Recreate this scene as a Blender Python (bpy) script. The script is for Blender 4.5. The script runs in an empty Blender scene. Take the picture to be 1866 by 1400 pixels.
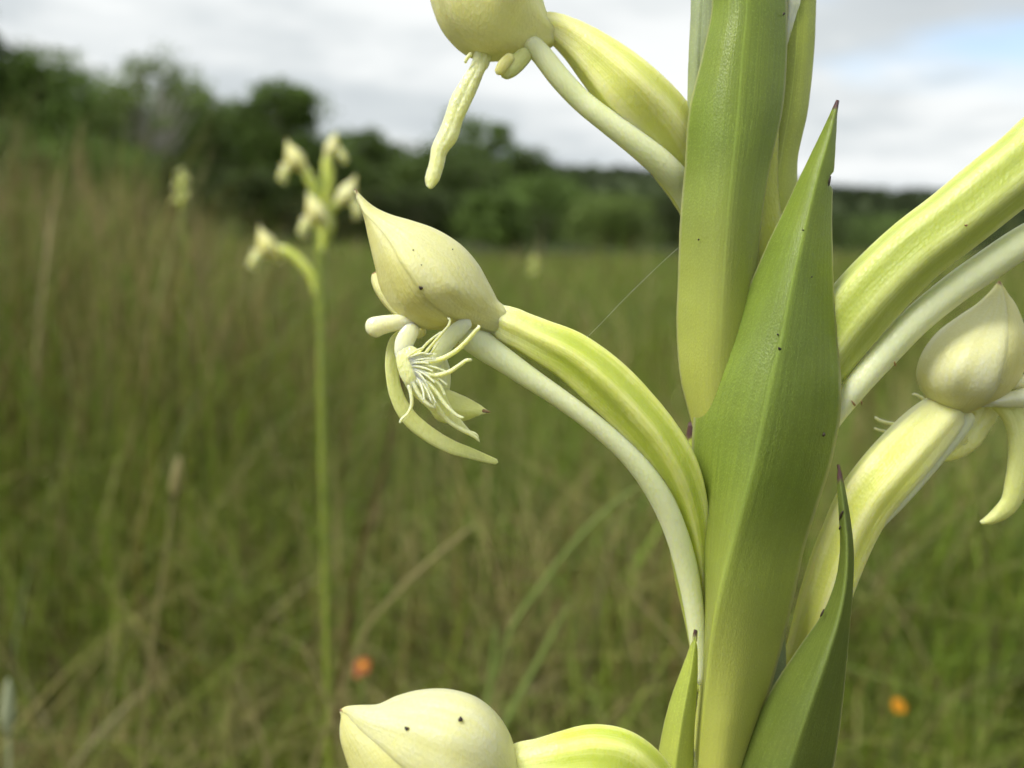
import bpy, math, random
import numpy as np
from mathutils import Vector

random.seed(7)
rng = np.random.default_rng(7)
scene = bpy.context.scene
COL = scene.collection
R = math.radians

# ------------------------------------------------------------------ camera
PW, PH = 1866.0, 1400.0
HFOV = R(56)
FPX = (PW / 2) / math.tan(HFOV / 2)
CAM = np.array([0.0, 0.0, 0.55])
HORIZON = 458.0
PITCH = math.atan((700 - HORIZON) / FPX)
FWD = np.array([0, math.cos(PITCH), -math.sin(PITCH)])
UPV = np.array([0, math.sin(PITCH), math.cos(PITCH)])
RGT = np.array([1.0, 0, 0])
D0 = 0.110

cd = bpy.data.cameras.new('camera')
cam = bpy.data.objects.new('camera', cd)
COL.objects.link(cam)
cam.location = CAM
cam.rotation_euler = (R(90) - PITCH, 0, 0)
cd.sensor_width = 36
cd.lens = 18 / math.tan(HFOV / 2)
cd.clip_start = 0.01
cd.clip_end = 6000
cd.dof.use_dof = True
cd.dof.focus_distance = D0 - 0.0005
APERTURE = 0.0018
cd.dof.aperture_fstop = (cd.lens / 1000) / APERTURE
scene.camera = cam

# ------------------------------------------------------------------ sky, sun, exposure
SUN_EL, SUN_AZ = R(54), R(-122)          # azimuth measured from the view direction (+Y) towards +X
w = bpy.data.worlds.new('World')
scene.world = w
w.use_nodes = True
wn, wl = w.node_tree.nodes, w.node_tree.links
wn.clear()
wout = wn.new('ShaderNodeOutputWorld')
sky = wn.new('ShaderNodeTexSky')
sky.sky_type = 'NISHITA'
sky.sun_disc = False
sky.sun_elevation = SUN_EL
sky.sun_rotation = SUN_AZ
sky.air_density = 1.0
sky.dust_density = 1.5
bgs = wn.new('ShaderNodeBackground')
bgs.inputs['Strength'].default_value = 0.15
wl.new(sky.outputs[0], bgs.inputs['Color'])
tc = wn.new('ShaderNodeTexCoord')
sep = wn.new('ShaderNodeSeparateXYZ')
wl.new(tc.outputs['Generated'], sep.inputs[0])
zz = wn.new('ShaderNodeMath'); zz.operation = 'MAXIMUM'; zz.inputs[1].default_value = 0.0
wl.new(sep.outputs['Z'], zz.inputs[0])
za = wn.new('ShaderNodeMath'); za.operation = 'ADD'; za.inputs[1].default_value = 0.16
wl.new(zz.outputs[0], za.inputs[0])
dv = wn.new('ShaderNodeVectorMath'); dv.operation = 'DIVIDE'
cmb = wn.new('ShaderNodeCombineXYZ')
for k in range(3):
    wl.new(za.outputs[0], cmb.inputs[k])
wl.new(tc.outputs['Generated'], dv.inputs[0]); wl.new(cmb.outputs[0], dv.inputs[1])


def wnoise(scale, detail, rough, off):
    mp = wn.new('ShaderNodeMapping')
    mp.inputs['Location'].default_value = off
    wl.new(dv.outputs[0], mp.inputs[0])
    n = wn.new('ShaderNodeTexNoise')
    n.inputs['Scale'].default_value = scale
    n.inputs['Detail'].default_value = detail
    n.inputs['Roughness'].default_value = rough
    wl.new(mp.outputs[0], n.inputs['Vector'])
    return n


def wramp(src, stops):
    r = wn.new('ShaderNodeValToRGB')
    while len(r.color_ramp.elements) < len(stops):
        r.color_ramp.elements.new(0.5)
    for e, (p, c) in zip(r.color_ramp.elements, stops):
        e.position = p; e.color = (*c, 1)
    wl.new(src, r.inputs[0])
    return r


SKY_OFF = (1.539, 4.940, 5.512)
cn = wnoise(1.05, 6, 0.52, SKY_OFF)
cc = wramp(cn.outputs['Fac'], [(0.30, (0.60, 0.65, 0.68)), (0.44, (0.70, 0.75, 0.77)), (0.56, (0.95, 0.98, 0.98)), (0.75, (1.06, 1.07, 1.06))])
bgc = wn.new('ShaderNodeBackground')
bgc.inputs['Strength'].default_value = 0.67
wl.new(cc.outputs[0], bgc.inputs['Color'])
cover = wnoise(0.55, 4, 0.5, (12.489, 15.687, 6.665))
cm = wramp(cover.outputs['Fac'], [(0.30, (0.1, 0.1, 0.1)), (0.42, (1, 1, 1))])
mx = wn.new('ShaderNodeMixShader')
wl.new(cm.outputs[0], mx.inputs[0]); wl.new(bgs.outputs[0], mx.inputs[1]); wl.new(bgc.outputs[0], mx.inputs[2])
wl.new(mx.outputs[0], wout.inputs[0])

sl = bpy.data.lights.new('sun', 'SUN')
sl.energy = 2.7
sl.angle = R(22)
sl.color = (1.0, 0.97, 0.90)
sun = bpy.data.objects.new('sun', sl)
COL.objects.link(sun)
sdir = Vector((math.sin(SUN_AZ) * math.cos(SUN_EL), math.cos(SUN_AZ) * math.cos(SUN_EL), math.sin(SUN_EL)))
sun.rotation_euler = (-sdir).to_track_quat('-Z', 'Y').to_euler()

vs = scene.view_settings
vs.view_transform = 'Standard'
vs.look = 'None'
vs.exposure = 0.58
vs.gamma = 1
vs.use_curve_mapping = False
scene.render.engine = 'CYCLES'
scene.cycles.use_denoising = True
scene.cycles.max_bounces = 7
scene.cycles.adaptive_threshold = 0.03
scene.cycles.transmission_bounces = 6
scene.cycles.diffuse_bounces = 3


# ------------------------------------------------------------------ helpers
def at(x, y, d):
    """photo pixel and distance along the lens axis (m) -> world point; arrays allowed"""
    x, y, d = np.broadcast_arrays(np.asarray(x, float), np.asarray(y, float), np.asarray(d, float))
    return CAM + d[..., None] * (FWD + ((x - PW / 2) / FPX)[..., None] * RGT - ((y - PH / 2) / FPX)[..., None] * UPV)


def project(v):
    q = np.asarray(v) - CAM
    d = q @ FWD
    return PW / 2 + FPX * (q @ RGT) / d, PH / 2 - FPX * (q @ UPV) / d, d


class Place:
    """where a plant stands: pixel map, base distance, millimetre scale"""
    def __init__(s, d=D0, ox=0, oy=0, k=1.0, rot=0.0, flip=1, cx=0, cy=0, mm=1.0):
        s.d, s.ox, s.oy, s.k, s.rot, s.flip, s.cx, s.cy, s.mm = d, ox, oy, k, rot, flip, cx, cy, mm

    def __call__(s, x, y, dz):
        x = np.asarray(x, float) - s.cx; y = np.asarray(y, float) - s.cy
        x = x * s.flip
        c, n = math.cos(s.rot), math.sin(s.rot)
        X = s.cx + s.ox + s.k * (c * x - n * y)
        Y = s.cy + s.oy + s.k * (n * x + c * y)
        return at(X, Y, s.d + np.asarray(dz, float) * 0.001 * s.mm)

    def px(s, d):
        return s.k * d / FPX


HERE = Place()


def spline(pts, n, even=True):
    """Catmull-Rom through rows of numbers, n samples evenly along the first two columns"""
    p = np.asarray(pts, float)
    if len(p) == 2:
        t = np.linspace(0, 1, n)[:, None]
        return p[0] * (1 - t) + p[1] * t
    seg = np.linalg.norm(np.diff(p[:, :2], axis=0), axis=1)
    s = np.concatenate([[0], np.cumsum(np.maximum(seg, 1e-4))])
    m = np.zeros_like(p)
    m[1:-1] = (p[2:] - p[:-2]) / (s[2:] - s[:-2])[:, None]
    m[0] = (p[1] - p[0]) / (s[1] - s[0]); m[-1] = (p[-1] - p[-2]) / (s[-1] - s[-2])
    q = np.linspace(0, s[-1], n)
    i = np.clip(np.searchsorted(s, q, side='right') - 1, 0, len(p) - 2)
    h = (s[i + 1] - s[i])[:, None]
    t = ((q - s[i]) / (s[i + 1] - s[i]))[:, None]
    return ((2 * t**3 - 3 * t**2 + 1) * p[i] + (t**3 - 2 * t**2 + t) * h * m[i] + (-2 * t**3 + 3 * t**2) * p[i + 1] + (t**3 - t**2) * h * m[i + 1])


def rowspline(rows, n):
    """Catmull-Rom with uniform knots through rows (any number of columns)"""
    p = np.asarray(rows, float)
    q = np.linspace(0, len(p) - 1, n)
    i = np.clip(q.astype(int), 0, len(p) - 2)
    t = (q - i)[:, None]
    m = np.zeros_like(p)
    m[1:-1] = (p[2:] - p[:-2]) / 2
    m[0] = p[1] - p[0]; m[-1] = p[-1] - p[-2]
    return (2 * t**3 - 3 * t**2 + 1) * p[i] + (t**3 - 2 * t**2 + t) * m[i] + (-2 * t**3 + 3 * t**2) * p[i + 1] + (t**3 - t**2) * m[i + 1]


def link(name, me, mat, parent=None, smooth=True):
    if smooth:
        me.polygons.foreach_set('use_smooth', np.ones(len(me.polygons), bool))
    me.materials.append(mat)
    o = bpy.data.objects.new(name, me)
    COL.objects.link(o)
    if parent is not None:
        o.parent = parent
        o.location = -wloc(parent)
    return o


def wloc(o):
    v = Vector(o.location)
    while o.parent is not None:
        o = o.parent
        v = v + Vector(o.location)
    return v


def empty(name, loc, parent=None):
    o = bpy.data.objects.new(name, None)
    o.empty_display_size = 0.005
    COL.objects.link(o)
    if parent is not None:
        o.parent = parent
        o.location = Vector(loc) - wloc(parent)
    else:
        o.location = Vector(loc)
    return o


def tag(o, label, cat, group=None):
    o['label'] = label; o['category'] = cat
    if group:
        o['group'] = group
    return o


def gridmesh(name, V, wrap=False, t=None, u=None, r=None):
    """V: (n, m, 3) grid -> mesh with float attributes t (along), u (across), r (ridge)"""
    n, m = V.shape[:2]
    idx = np.arange(n * m).reshape(n, m)
    a = idx[:-1, :]; b = idx[1:, :]
    if wrap:
        f = np.stack([a, np.roll(a, -1, 1), np.roll(b, -1, 1), b], -1).reshape(-1, 4)
    else:
        f = np.stack([a[:, :-1], a[:, 1:], b[:, 1:], b[:, :-1]], -1).reshape(-1, 4)
    faces = f.tolist()
    if wrap:
        faces.append(idx[0, ::-1].tolist()); faces.append(idx[-1].tolist())
    me = bpy.data.meshes.new(name)
    me.from_pydata(V.reshape(-1, 3).tolist(), [], faces)
    for nm, arr in (('t', t), ('u', u), ('r', r)):
        at_ = me.attributes.new(nm, 'FLOAT', 'POINT')
        if arr is not None:
            at_.data.foreach_set('value', np.broadcast_to(arr, (n, m)).astype(np.float32).ravel())
    me.update()
    return me


def tube(name, pts, mat, parent, P=HERE, n=48, m=28, ratio=1.0, ridges=0, amp=0.0, twist=0.0, round_ends=True, wob=0.0, phase=0.0):
    """pts rows: x, y, dz(mm), width(px). A tapered body with elliptic, optionally ridged sections."""
    q = spline(pts, n)
    C = P(q[:, 0], q[:, 1], q[:, 2])
    d = P.d + q[:, 2] * 0.001 * P.mm
    rad = 0.5 * np.maximum(q[:, 3], 0.2) * P.px(d)
    T = np.gradient(C, axis=0)
    T /= np.linalg.norm(T, axis=1)[:, None] + 1e-12
    view = C - CAM
    view /= np.linalg.norm(view, axis=1)[:, None]
    B = np.cross(T, view)
    B /= np.linalg.norm(B, axis=1)[:, None] + 1e-12
    for i in range(1, n):
        if B[i] @ B[i - 1] < 0:
            B[i] = -B[i]
    N = np.cross(B, T)
    tt = np.linspace(0, 1, n)
    if round_ends:
        L = np.concatenate([[0], np.cumsum(np.linalg.norm(np.diff(C, axis=0), axis=1))])
        for side in (L, L[-1] - L):
            rr = rad[0] if side is L else rad[-1]
            e = np.clip(side / max(rr, 1e-9), 0, 1)
            rad = rad * np.sqrt(np.clip(1 - (1 - e)**2, 0.0025, 1))
    th = np.linspace(0, 2 * math.pi, m, endpoint=False)
    ph = ridges * (th[None, :] + phase) + twist * tt[:, None]
    mod = 1 + amp * np.cos(ph) if ridges else np.ones((n, m))
    if wob:
        g = rng.normal(0, wob, (n, m))
        g = (g + np.roll(g, 1, 1) + np.roll(g, -1, 1)) / 3
        g[1:-1] = (g[:-2] + g[1:-1] + g[2:]) / 3
        mod = mod + g
    V = C[:, None] + rad[:, None, None] * mod[..., None] * (np.cos(th)[None, :, None] * B[:, None] + ratio * np.sin(th)[None, :, None] * N[:, None])
    me = gridmesh(name, V, True, tt[:, None], (th / (2 * math.pi))[None, :], (np.cos(ph) if ridges else np.zeros((n, m))))
    return link(name, me, mat, parent)


def solid(o, th, off=0):
    md = o.modifiers.new('thickness', 'SOLIDIFY')
    md.thickness = th; md.offset = off
    md.use_even_offset = False
    return o


def sheet(name, rows, mat, parent, P=HERE, n=70, m=25, bulge=(0, 0), th=0.00035, wave=0.0, seed=0, soft=0.0, round_base=0.0, notch=None):
    """rows: ((xl,yl,zl),(xm,ym,zm),(xr,yr,zr)) down the leaf; a keeled blade with real thickness. bulge in mm per half"""
    q = rowspline([[*a, *b, *c] for a, b, c in rows], n).reshape(n, 3, 3)
    v = np.linspace(0, 1, m)
    h = (m - 1) / 2
    G = np.zeros((n, m, 3))
    wdt = np.linalg.norm(q[:, 0, :2] - q[:, 2, :2], axis=1)
    wn_ = np.clip(wdt / wdt.max(), 0, 1)
    for j, vv in enumerate(v):
        if vv <= 0.5:
            s = vv * 2; a, b, bu = q[:, 0], q[:, 1], bulge[0]
        else:
            s = (vv - 0.5) * 2; a, b, bu = q[:, 1], q[:, 2], bulge[1]
        G[:, j] = a * (1 - s) + b * s
        G[:, j, 2] -= bu * math.sin(math.pi * s) * wn_
        if round_base and vv > 0.5:
            G[:, j, 2] -= round_base * math.sin(math.pi * s) * np.clip((np.linspace(0, 1, n) - 0.6) / 0.25, 0, 1)
    if soft:
        k = max(1, int(m * soft / 2))
        for _ in range(k):
            Z = G[:, :, 2].copy()
            G[:, 1:-1, 2] = (Z[:, :-2] + 2 * Z[:, 1:-1] + Z[:, 2:]) / 4
    if wave:
        tt = np.linspace(0, 1, n)
        rr = random.Random(seed)
        ph = [rr.uniform(0, 6.28) for _ in range(6)]
        wv = sum(np.sin(tt * f + p) / (i + 1) for i, (f, p) in enumerate(zip((7, 13, 22, 31, 47, 70), ph)))
        wv2 = sum(np.sin(tt * f + p * 1.7 + 1) / (i + 1) for i, (f, p) in enumerate(zip((6, 15, 25, 34, 51, 63), ph)))
        e = np.abs(v - 0.5) * 2
        rip = sum(np.sin(tt * f + ph[i % 6] * f) * q for i, (f, q) in enumerate(((95, 0.5), (143, 0.35), (210, 0.25), (330, 0.2))))
        G[:, :, 2] += wave * wv[:, None] * (e[None, :]**2)
        wv = wv + 0.6 * rip; wv2 = wv2 + 0.6 * np.roll(rip, 7)
        G[:, :, 0] += np.where(v < 0.5, wave * 1.6 * wv2[:, None] * e**6, -wave * 1.6 * wv[:, None] * e**6)
    if notch:
        G[..., 0] -= notch[1] * np.exp(-((G[..., 1] - notch[0]) / notch[2])**4) * np.clip((v - 0.5) * 2, 0, 1)[None, :]**6
    W = P(G[..., 0], G[..., 1], G[..., 2])
    me = gridmesh(name, W, False, np.linspace(0, 1, n)[:, None], v[None, :])
    return solid(link(name, me, mat, parent), th)


def hood(rows, P, parent, mat_h, mat_p, th=0.00026, n=80, m=49, petals=True):
    """rows: keel x,y, near edge x,y, bulge(mm), front x,y  -> helmet of dorsal sepal and two petals"""
    q = rowspline(rows, n)
    K, N_, B, E = q[:, 0:2], q[:, 2:4], np.maximum(q[:, 4], 0), q[:, 5:7]
    v = np.linspace(-1, 1, m)
    a = np.abs(v)
    pos = K[:, None] * (1 - a)[None, :, None] + N_[:, None] * a[None, :, None]
    prof = np.sqrt(1 - (1 - a)**2.1) * (1 - 0.06 * np.clip((a - 0.7) / 0.3, 0, 1)**2 - 0.10 * np.clip((a - 0.92) / 0.08, 0, 1)**2)
    dz = -np.sign(v)[None, :] * B[:, None] * prof[None, :]
    dz = dz[:, ::-1]
    tt = np.linspace(0, 1, n)
    fold = 0.32 * np.exp(-((a[None, :] - (0.62 - 0.25 * tt[:, None])) / 0.13)**2) * np.sin(math.pi * np.clip(tt * 1.25, 0, 1))[:, None] + 0.10 * np.sin(tt * 19)[:, None] * np.sin(a * 9)[None, :]
    dz = dz + np.sign(v)[None, ::-1] * -1 * fold * (B[:, None] / 7)
    W = P(pos[..., 0], pos[..., 1], dz)
    me = gridmesh('hood', W, False, tt[:, None], a[None, :])
    ho = solid(link('hood', me, mat_h, parent), th)
    if petals:
        s = np.linspace(0, 1, 22)
        for side in (-1, 1):
            A = N_ + (K - N_) * 0.06
            pos = A[:, None] * (1 - s)[None, :, None] + E[:, None] * s[None, :, None]
            zin = np.maximum(B * 0.95 - 0.12, 0)
            zout = np.minimum(B * 0.34 + 0.2, 2.2)
            z = side * (zin[:, None] * (1 - s)[None, :] + zout[:, None] * s[None, :] + (0.9 * np.sin(math.pi * s)[None, :] * (B[:, None] / 7)))
            W = P(pos[..., 0], pos[..., 1], z)
            me = gridmesh('petal', W, False, tt[:, None], s[None, :])
            solid(link('petal', me, mat_p, parent), th * 0.8)
    return ho


def speck(host, x, y, mat, parent, rx=5.0, ry=4.0, rot=0.0, name='speck'):
    """a small dark fleck lying on the surface of host, where pixel (x, y) meets it"""
    o = host
    n = len(o.data.vertices)
    co = np.empty(n * 3, np.float64); o.data.vertices.foreach_get('co', co)
    no = np.empty(n * 3, np.float32); o.data.vertices.foreach_get('normal', no)
    co = co.reshape(-1, 3); no = no.reshape(-1, 3)
    X, Y, D = project(co)
    r2 = (X - x)**2 + (Y - y)**2
    near = np.argsort(r2)[:10]
    i = near[np.argmin(D[near])]
    d = D[i]
    k = d / FPX
    nn = no[i] / (np.linalg.norm(no[i]) + 1e-9)
    vd = at(x, y, d) - CAM
    vd /= np.linalg.norm(vd)
    if nn @ vd > 0:
        nn = -nn
    c = at(x, y, d) + nn * 0.00022
    a = np.cross(nn, UPV); a /= np.linalg.norm(a)
    b = np.cross(a, nn)
    a2 = a * math.cos(rot) + b * math.sin(rot); b2 = -a * math.sin(rot) + b * math.cos(rot)
    V = []
    m = 12
    for ring, hgt in ((1.0, -0.00016), (0.85, -0.00004), (0.35, 0.00001)):
        g = []
        for j in range(m):
            t = 2 * math.pi * j / m
            w_ = 1 + 0.18 * math.sin(3 * t + x) + 0.1 * math.cos(5 * t + y)
            g.append(c + ring * w_ * k * (rx * math.cos(t) * a2 + ry * math.sin(t) * b2) + nn * hgt)
        V.append(g)
    me = gridmesh(name, np.array(V), True)
    return link(name, me, mat, parent)


# ------------------------------------------------------------------ materials
class Mat:
    def __init__(s, name):
        s.m = bpy.data.materials.new(name)
        s.m.use_nodes = True
        s.n, s.l = s.m.node_tree.nodes, s.m.node_tree.links
        s.b = s.n['Principled BSDF']
        s.o = s.n['Material Output']

    def attr(s, nm):
        a = s.n.new('ShaderNodeAttribute'); a.attribute_name = nm
        return a

    def coord(s, scale=(1, 1, 1)):
        t = s.n.new('ShaderNodeTexCoord'); mp = s.n.new('ShaderNodeMapping')
        mp.inputs['Scale'].default_value = scale
        s.l.new(t.outputs['Object'], mp.inputs[0])
        return mp.outputs[0]

    def noise(s, scale, detail=3, rough=0.55, vec=None):
        x = s.n.new('ShaderNodeTexNoise')
        x.inputs['Scale'].default_value = scale; x.inputs['Detail'].default_value = detail; x.inputs['Roughness'].default_value = rough
        s.l.new(vec if vec is not None else s.coord(), x.inputs['Vector'])
        return x.outputs['Fac']

    def voronoi(s, scale, vec=None, feature='F1'):
        x = s.n.new('ShaderNodeTexVoronoi'); x.feature = feature
        x.inputs['Scale'].default_value = scale
        s.l.new(vec if vec is not None else s.coord(), x.inputs['Vector'])
        return x.outputs['Distance']

    def ramp(s, src, stops):
        r = s.n.new('ShaderNodeValToRGB')
        while len(r.color_ramp.elements) < len(stops):
            r.color_ramp.elements.new(0.5)
        for e, (p, c) in zip(r.color_ramp.elements, stops):
            e.position = p
            e.color = (*c, 1) if len(c) == 3 else c
        s.l.new(src, r.inputs[0])
        return r.outputs[0]

    def mix(s, fac, a, b, mode='MIX'):
        x = s.n.new('ShaderNodeMix'); x.data_type = 'RGBA'; x.blend_type = mode
        for k, val in ((0, fac), (6, a), (7, b)):
            if isinstance(val, (int, float)):
                x.inputs[k].default_value = val
            elif isinstance(val, tuple):
                x.inputs[k].default_value = (*val, 1)
            else:
                s.l.new(val, x.inputs[k])
        return x.outputs[2]

    def math(s, op, a, b=0.0):
        x = s.n.new('ShaderNodeMath'); x.operation = op
        for k, val in ((0, a), (1, b)):
            if isinstance(val, (int, float)):
                x.inputs[k].default_value = val
            else:
                s.l.new(val, x.inputs[k])
        return x.outputs[0]

    def bump(s, h, strength, dist):
        x = s.n.new('ShaderNodeBump')
        x.inputs['Strength'].default_value = strength; x.inputs['Distance'].default_value = dist
        s.l.new(h, x.inputs['Height'])
        s.l.new(x.outputs[0], s.b.inputs['Normal'])

    def color(s, c):
        if isinstance(c, tuple):
            s.b.inputs['Base Color'].default_value = (*c, 1)
        else:
            s.l.new(c, s.b.inputs['Base Color'])

    def sss(s, wgt, rad, scale):
        s.b.inputs['Subsurface Weight'].default_value = wgt
        s.b.inputs['Subsurface Radius'].default_value = rad
        s.b.inputs['Subsurface Scale'].default_value = scale

    def gloss(s, rough, spec=0.5):
        s.b.inputs['Roughness'].default_value = rough
        s.b.inputs['Specular IOR Level'].default_value = spec

    def translucent(s, c, fac):
        t = s.n.new('ShaderNodeBsdfTranslucent')
        if isinstance(c, tuple):
            t.inputs[0].default_value = (*c, 1)
        else:
            s.l.new(c, t.inputs[0])
        x = s.n.new('ShaderNodeMixShader'); x.inputs[0].default_value = fac
        s.l.new(s.b.outputs[0], x.inputs[1]); s.l.new(t.outputs[0], x.inputs[2])
        s.l.new(x.outputs[0], s.o.inputs[0])


def epidermis(M, strength=0.5, cell=3200, extra=None):
    c = M.voronoi(cell, M.coord((1, 1, 0.55)))
    n = M.noise(1500, 2)
    h = M.math('ADD', M.math('MULTIPLY', c, 1.0), M.math('MULTIPLY', n, 0.2))
    if extra is not None:
        h = M.math('ADD', h, M.math('MULTIPLY', extra, 2.2))
    M.bump(h, strength, 0.00016)


def mat_petal(name, base, deep, tipc=(0.28, 0.15, 0.07), tip=0.035, sss=0.0016, neck=None):
    M = Mat(name)
    n = M.noise(160, 4)
    c = M.mix(M.ramp(n, [(0.3, (0, 0, 0)), (0.75, (1, 1, 1))]), base, deep)
    cx = M.n.new('ShaderNodeCombineXYZ')
    M.l.new(M.math('MULTIPLY', M.attr('u').outputs['Fac'], 12.0), cx.inputs[0]); M.l.new(M.math('MULTIPLY', M.attr('t').outputs['Fac'], 2.5), cx.inputs[1])
    sk = M.noise(1.0, 3, 0.6, cx.outputs[0])
    c = M.mix(M.ramp(sk, [(0.4, (0.45, 0.45, 0.45)), (0.62, (0, 0, 0))]), c, (deep[0] * 0.95, deep[1] * 0.95, deep[2] * 0.75))
    fine = M.noise(2600, 2)
    c = M.mix(M.ramp(fine, [(0.35, (0.25, 0.25, 0.25)), (0.6, (0, 0, 0))]), c, (deep[0] * 0.85, deep[1] * 0.85, deep[2] * 0.7))
    if neck:
        c = M.mix(M.ramp(M.attr('t').outputs['Fac'], [(0.74, (0, 0, 0)), (0.99, (1, 1, 1))]), c, neck)
    if tip:
        t = M.attr('t').outputs['Fac']
        c = M.mix(M.ramp(t, [(tip * 0.5, (1, 1, 1)), (tip * 1.4, (0, 0, 0))]), c, tipc)
    M.color(c)
    M.sss(0.9, (1.0, 0.9, 0.4), sss * 0.6)
    M.gloss(0.42, 0.4)
    epidermis(M, 0.34, 3200, sk)
    M.translucent(M.mix(0.45, c, (0.97, 0.96, 0.80)), 0.26)
    return M.m


def mat_ovary(name, groove, ridge, base_end, rimpow=1.0):
    M = Mat(name)
    r = M.attr('r').outputs['Fac']
    st = M.noise(1.0, 3, 0.6, M.coord((260, 260, 260)))
    cx = M.n.new('ShaderNodeCombineXYZ')
    M.l.new(M.math('MULTIPLY', M.attr('u').outputs['Fac'], 46.0), cx.inputs[0]); M.l.new(M.math('MULTIPLY', M.attr('t').outputs['Fac'], 4.0), cx.inputs[1])
    sk = M.noise(1.0, 3, 0.6, cx.outputs[0])
    rr = M.math('ADD', M.math('MULTIPLY', r, 0.5), M.math('ADD', M.math('MULTIPLY', M.math('SUBTRACT', st, 0.5), 1.0), M.math('MULTIPLY', M.math('SUBTRACT', sk, 0.35), 1.9)))
    c = M.mix(M.ramp(rr, [(-0.0, (0, 0, 0)), (1.0, (1, 1, 1))]), groove, ridge)
    t = M.attr('t').outputs['Fac']
    c = M.mix(M.ramp(t, [(0.05, (1, 1, 1)), (0.22, (0, 0, 0))]), c, base_end)
    M.color(c)
    M.sss(1.0, (1.0, 0.9, 0.2), 0.0022)
    M.gloss(0.40, 0.45)
    epidermis(M, 0.35, 3000, sk)
    return M.m


def mat_plain(name, c0, c1, sss=0.002, rough=0.4, scale=200, bump=0.3):
    M = Mat(name)
    M.color(M.mix(M.ramp(M.noise(scale, 4), [(0.3, (0, 0, 0)), (0.7, (1, 1, 1))]), c0, c1))
    M.sss(1.0, (1.0, 0.9, 0.4), sss)
    M.gloss(rough, 0.45)
    epidermis(M, bump, 3000)
    return M.m


def mat_bract(name, green, base, tip_t=0.05, base_from=0.55, base_to=1.0, edge=(0.55, 0.55, 0.28), bumps=0.20, tipc=(0.10, 0.045, 0.05)):
    M = Mat(name)
    t = M.attr('t').outputs['Fac']
    u = M.attr('u').outputs['Fac']
    n = M.noise(120, 4)
    dark = tuple(x * 0.72 for x in green)
    c = M.mix(M.ramp(n, [(0.3, (0, 0, 0)), (0.7, (1, 1, 1))]), dark, green)
    c = M.mix(M.ramp(M.noise(55, 4, 0.6), [(0.48, (0, 0, 0)), (0.72, (0.40, 0.40, 0.40))]), c, (green[0] * 1.4, green[1] * 1.2, green[2] * 1.1))
    # long veins run down the blade
    cx = M.n.new('ShaderNodeCombineXYZ')
    M.l.new(M.math('MULTIPLY', u, 34.0), cx.inputs[0]); M.l.new(M.math('MULTIPLY', t, 1.3), cx.inputs[1])
    vn = M.noise(1.0, 2, 0.6, cx.outputs[0])
    c = M.mix(M.ramp(vn, [(0.36, (0.62, 0.62, 0.62)), (0.58, (0, 0, 0))]), c, dark)
    glint = M.noise(3800, 2, 0.7)  # fine bright flecks: glitter of the leaf cells painted into the base colour
    c = M.mix(M.ramp(glint, [(0.52, (0, 0, 0)), (0.74, (0.30, 0.30, 0.30))]), c, tuple(min(1, x * 1.7 + 0.03) for x in green))
    mid = M.math('ABSOLUTE', M.math('SUBTRACT', u, 0.5))
    c = M.mix(M.ramp(mid, [(0.004, (0.4, 0.4, 0.4)), (0.02, (0, 0, 0))]), c, tuple(min(1, x * 1.5 + 0.03) for x in green))
    c = M.mix(M.ramp(t, [(base_from, (0, 0, 0)), (base_to, (1, 1, 1))]), c, base)
    e = M.math('ABSOLUTE', M.math('SUBTRACT', u, 0.5))
    c = M.mix(M.ramp(e, [(0.475, (0, 0, 0)), (0.498, (0.8, 0.8, 0.8))]), c, edge)
    if tip_t:
        tn = M.math('ADD', t, M.math('MULTIPLY', M.math('SUBTRACT', M.noise(700, 3), 0.5), tip_t * 1.6))
        c = M.mix(M.ramp(tn, [(tip_t * 0.6, (1, 1, 1)), (tip_t * 1.1, (0, 0, 0))]), c, tipc)
    M.color(c)
    M.sss(0.35, (1.0, 1.0, 0.2), 0.0006)
    M.gloss(0.40, 0.38)
    epidermis(M, bumps, 5200, vn)
    M.translucent(M.mix(0.5, c, (0.80, 0.86, 0.30)), 0.22)
    return M.m


M_HOOD = mat_petal('petal_cream', (0.96, 0.92, 0.53), (0.95, 0.88, 0.36), neck=(0.86, 0.86, 0.34))
M_HOODW = mat_petal('petal_ivory', (0.96, 0.93, 0.58), (0.95, 0.89, 0.40), tip=0.03, neck=(0.86, 0.86, 0.36))
M_HOODT = mat_petal('petal_soft_green', (0.95, 0.93, 0.56), (0.89, 0.88, 0.39), tip=0.0)
M_PETAL = mat_petal('petal_yellow', (0.95, 0.90, 0.44), (0.93, 0.84, 0.29), tip=0.0)
M_SEPAL = mat_petal('sepal_green_yellow', (0.85, 0.87, 0.42), (0.78, 0.82, 0.32), tip=0.0)
M_OVARY = mat_ovary('ovary_yellow_green', (0.54, 0.62, 0.09), (0.74, 0.77, 0.27), (0.80, 0.81, 0.36))
M_OVARYB = mat_ovary('ovary_soft_green', (0.46, 0.53, 0.10), (0.62, 0.67, 0.25), (0.62, 0.66, 0.28))
M_OVARYY = mat_ovary('ovary_yellow', (0.66, 0.69, 0.17), (0.80, 0.80, 0.38), (0.80, 0.80, 0.38))
M_SPUR = mat_plain('spur_white', (0.68, 0.73, 0.41), (0.76, 0.79, 0.50), 0.0022)
M_WHITE = mat_plain('column_white', (0.90, 0.88, 0.58), (0.86, 0.84, 0.46), 0.0016, 0.25)
M_FIL = mat_plain('filament_yellow', (0.86, 0.87, 0.44), (0.80, 0.82, 0.34), 0.0012, 0.35, 300, 0.6)
M_BRACT = mat_bract('bract_green', (0.240, 0.330, 0.050), (0.62, 0.62, 0.15), 0.05, 0.56, 1.0)
M_BRACTU = mat_bract('bract_upper_green', (0.250, 0.345, 0.052), (0.60, 0.61, 0.15), 0.0, 0.42, 1.0)
M_BRACTD = mat_bract('bract_dark_green', (0.16, 0.215, 0.040), (0.20, 0.26, 0.042), 0.05, 0.8, 1.2)
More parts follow.
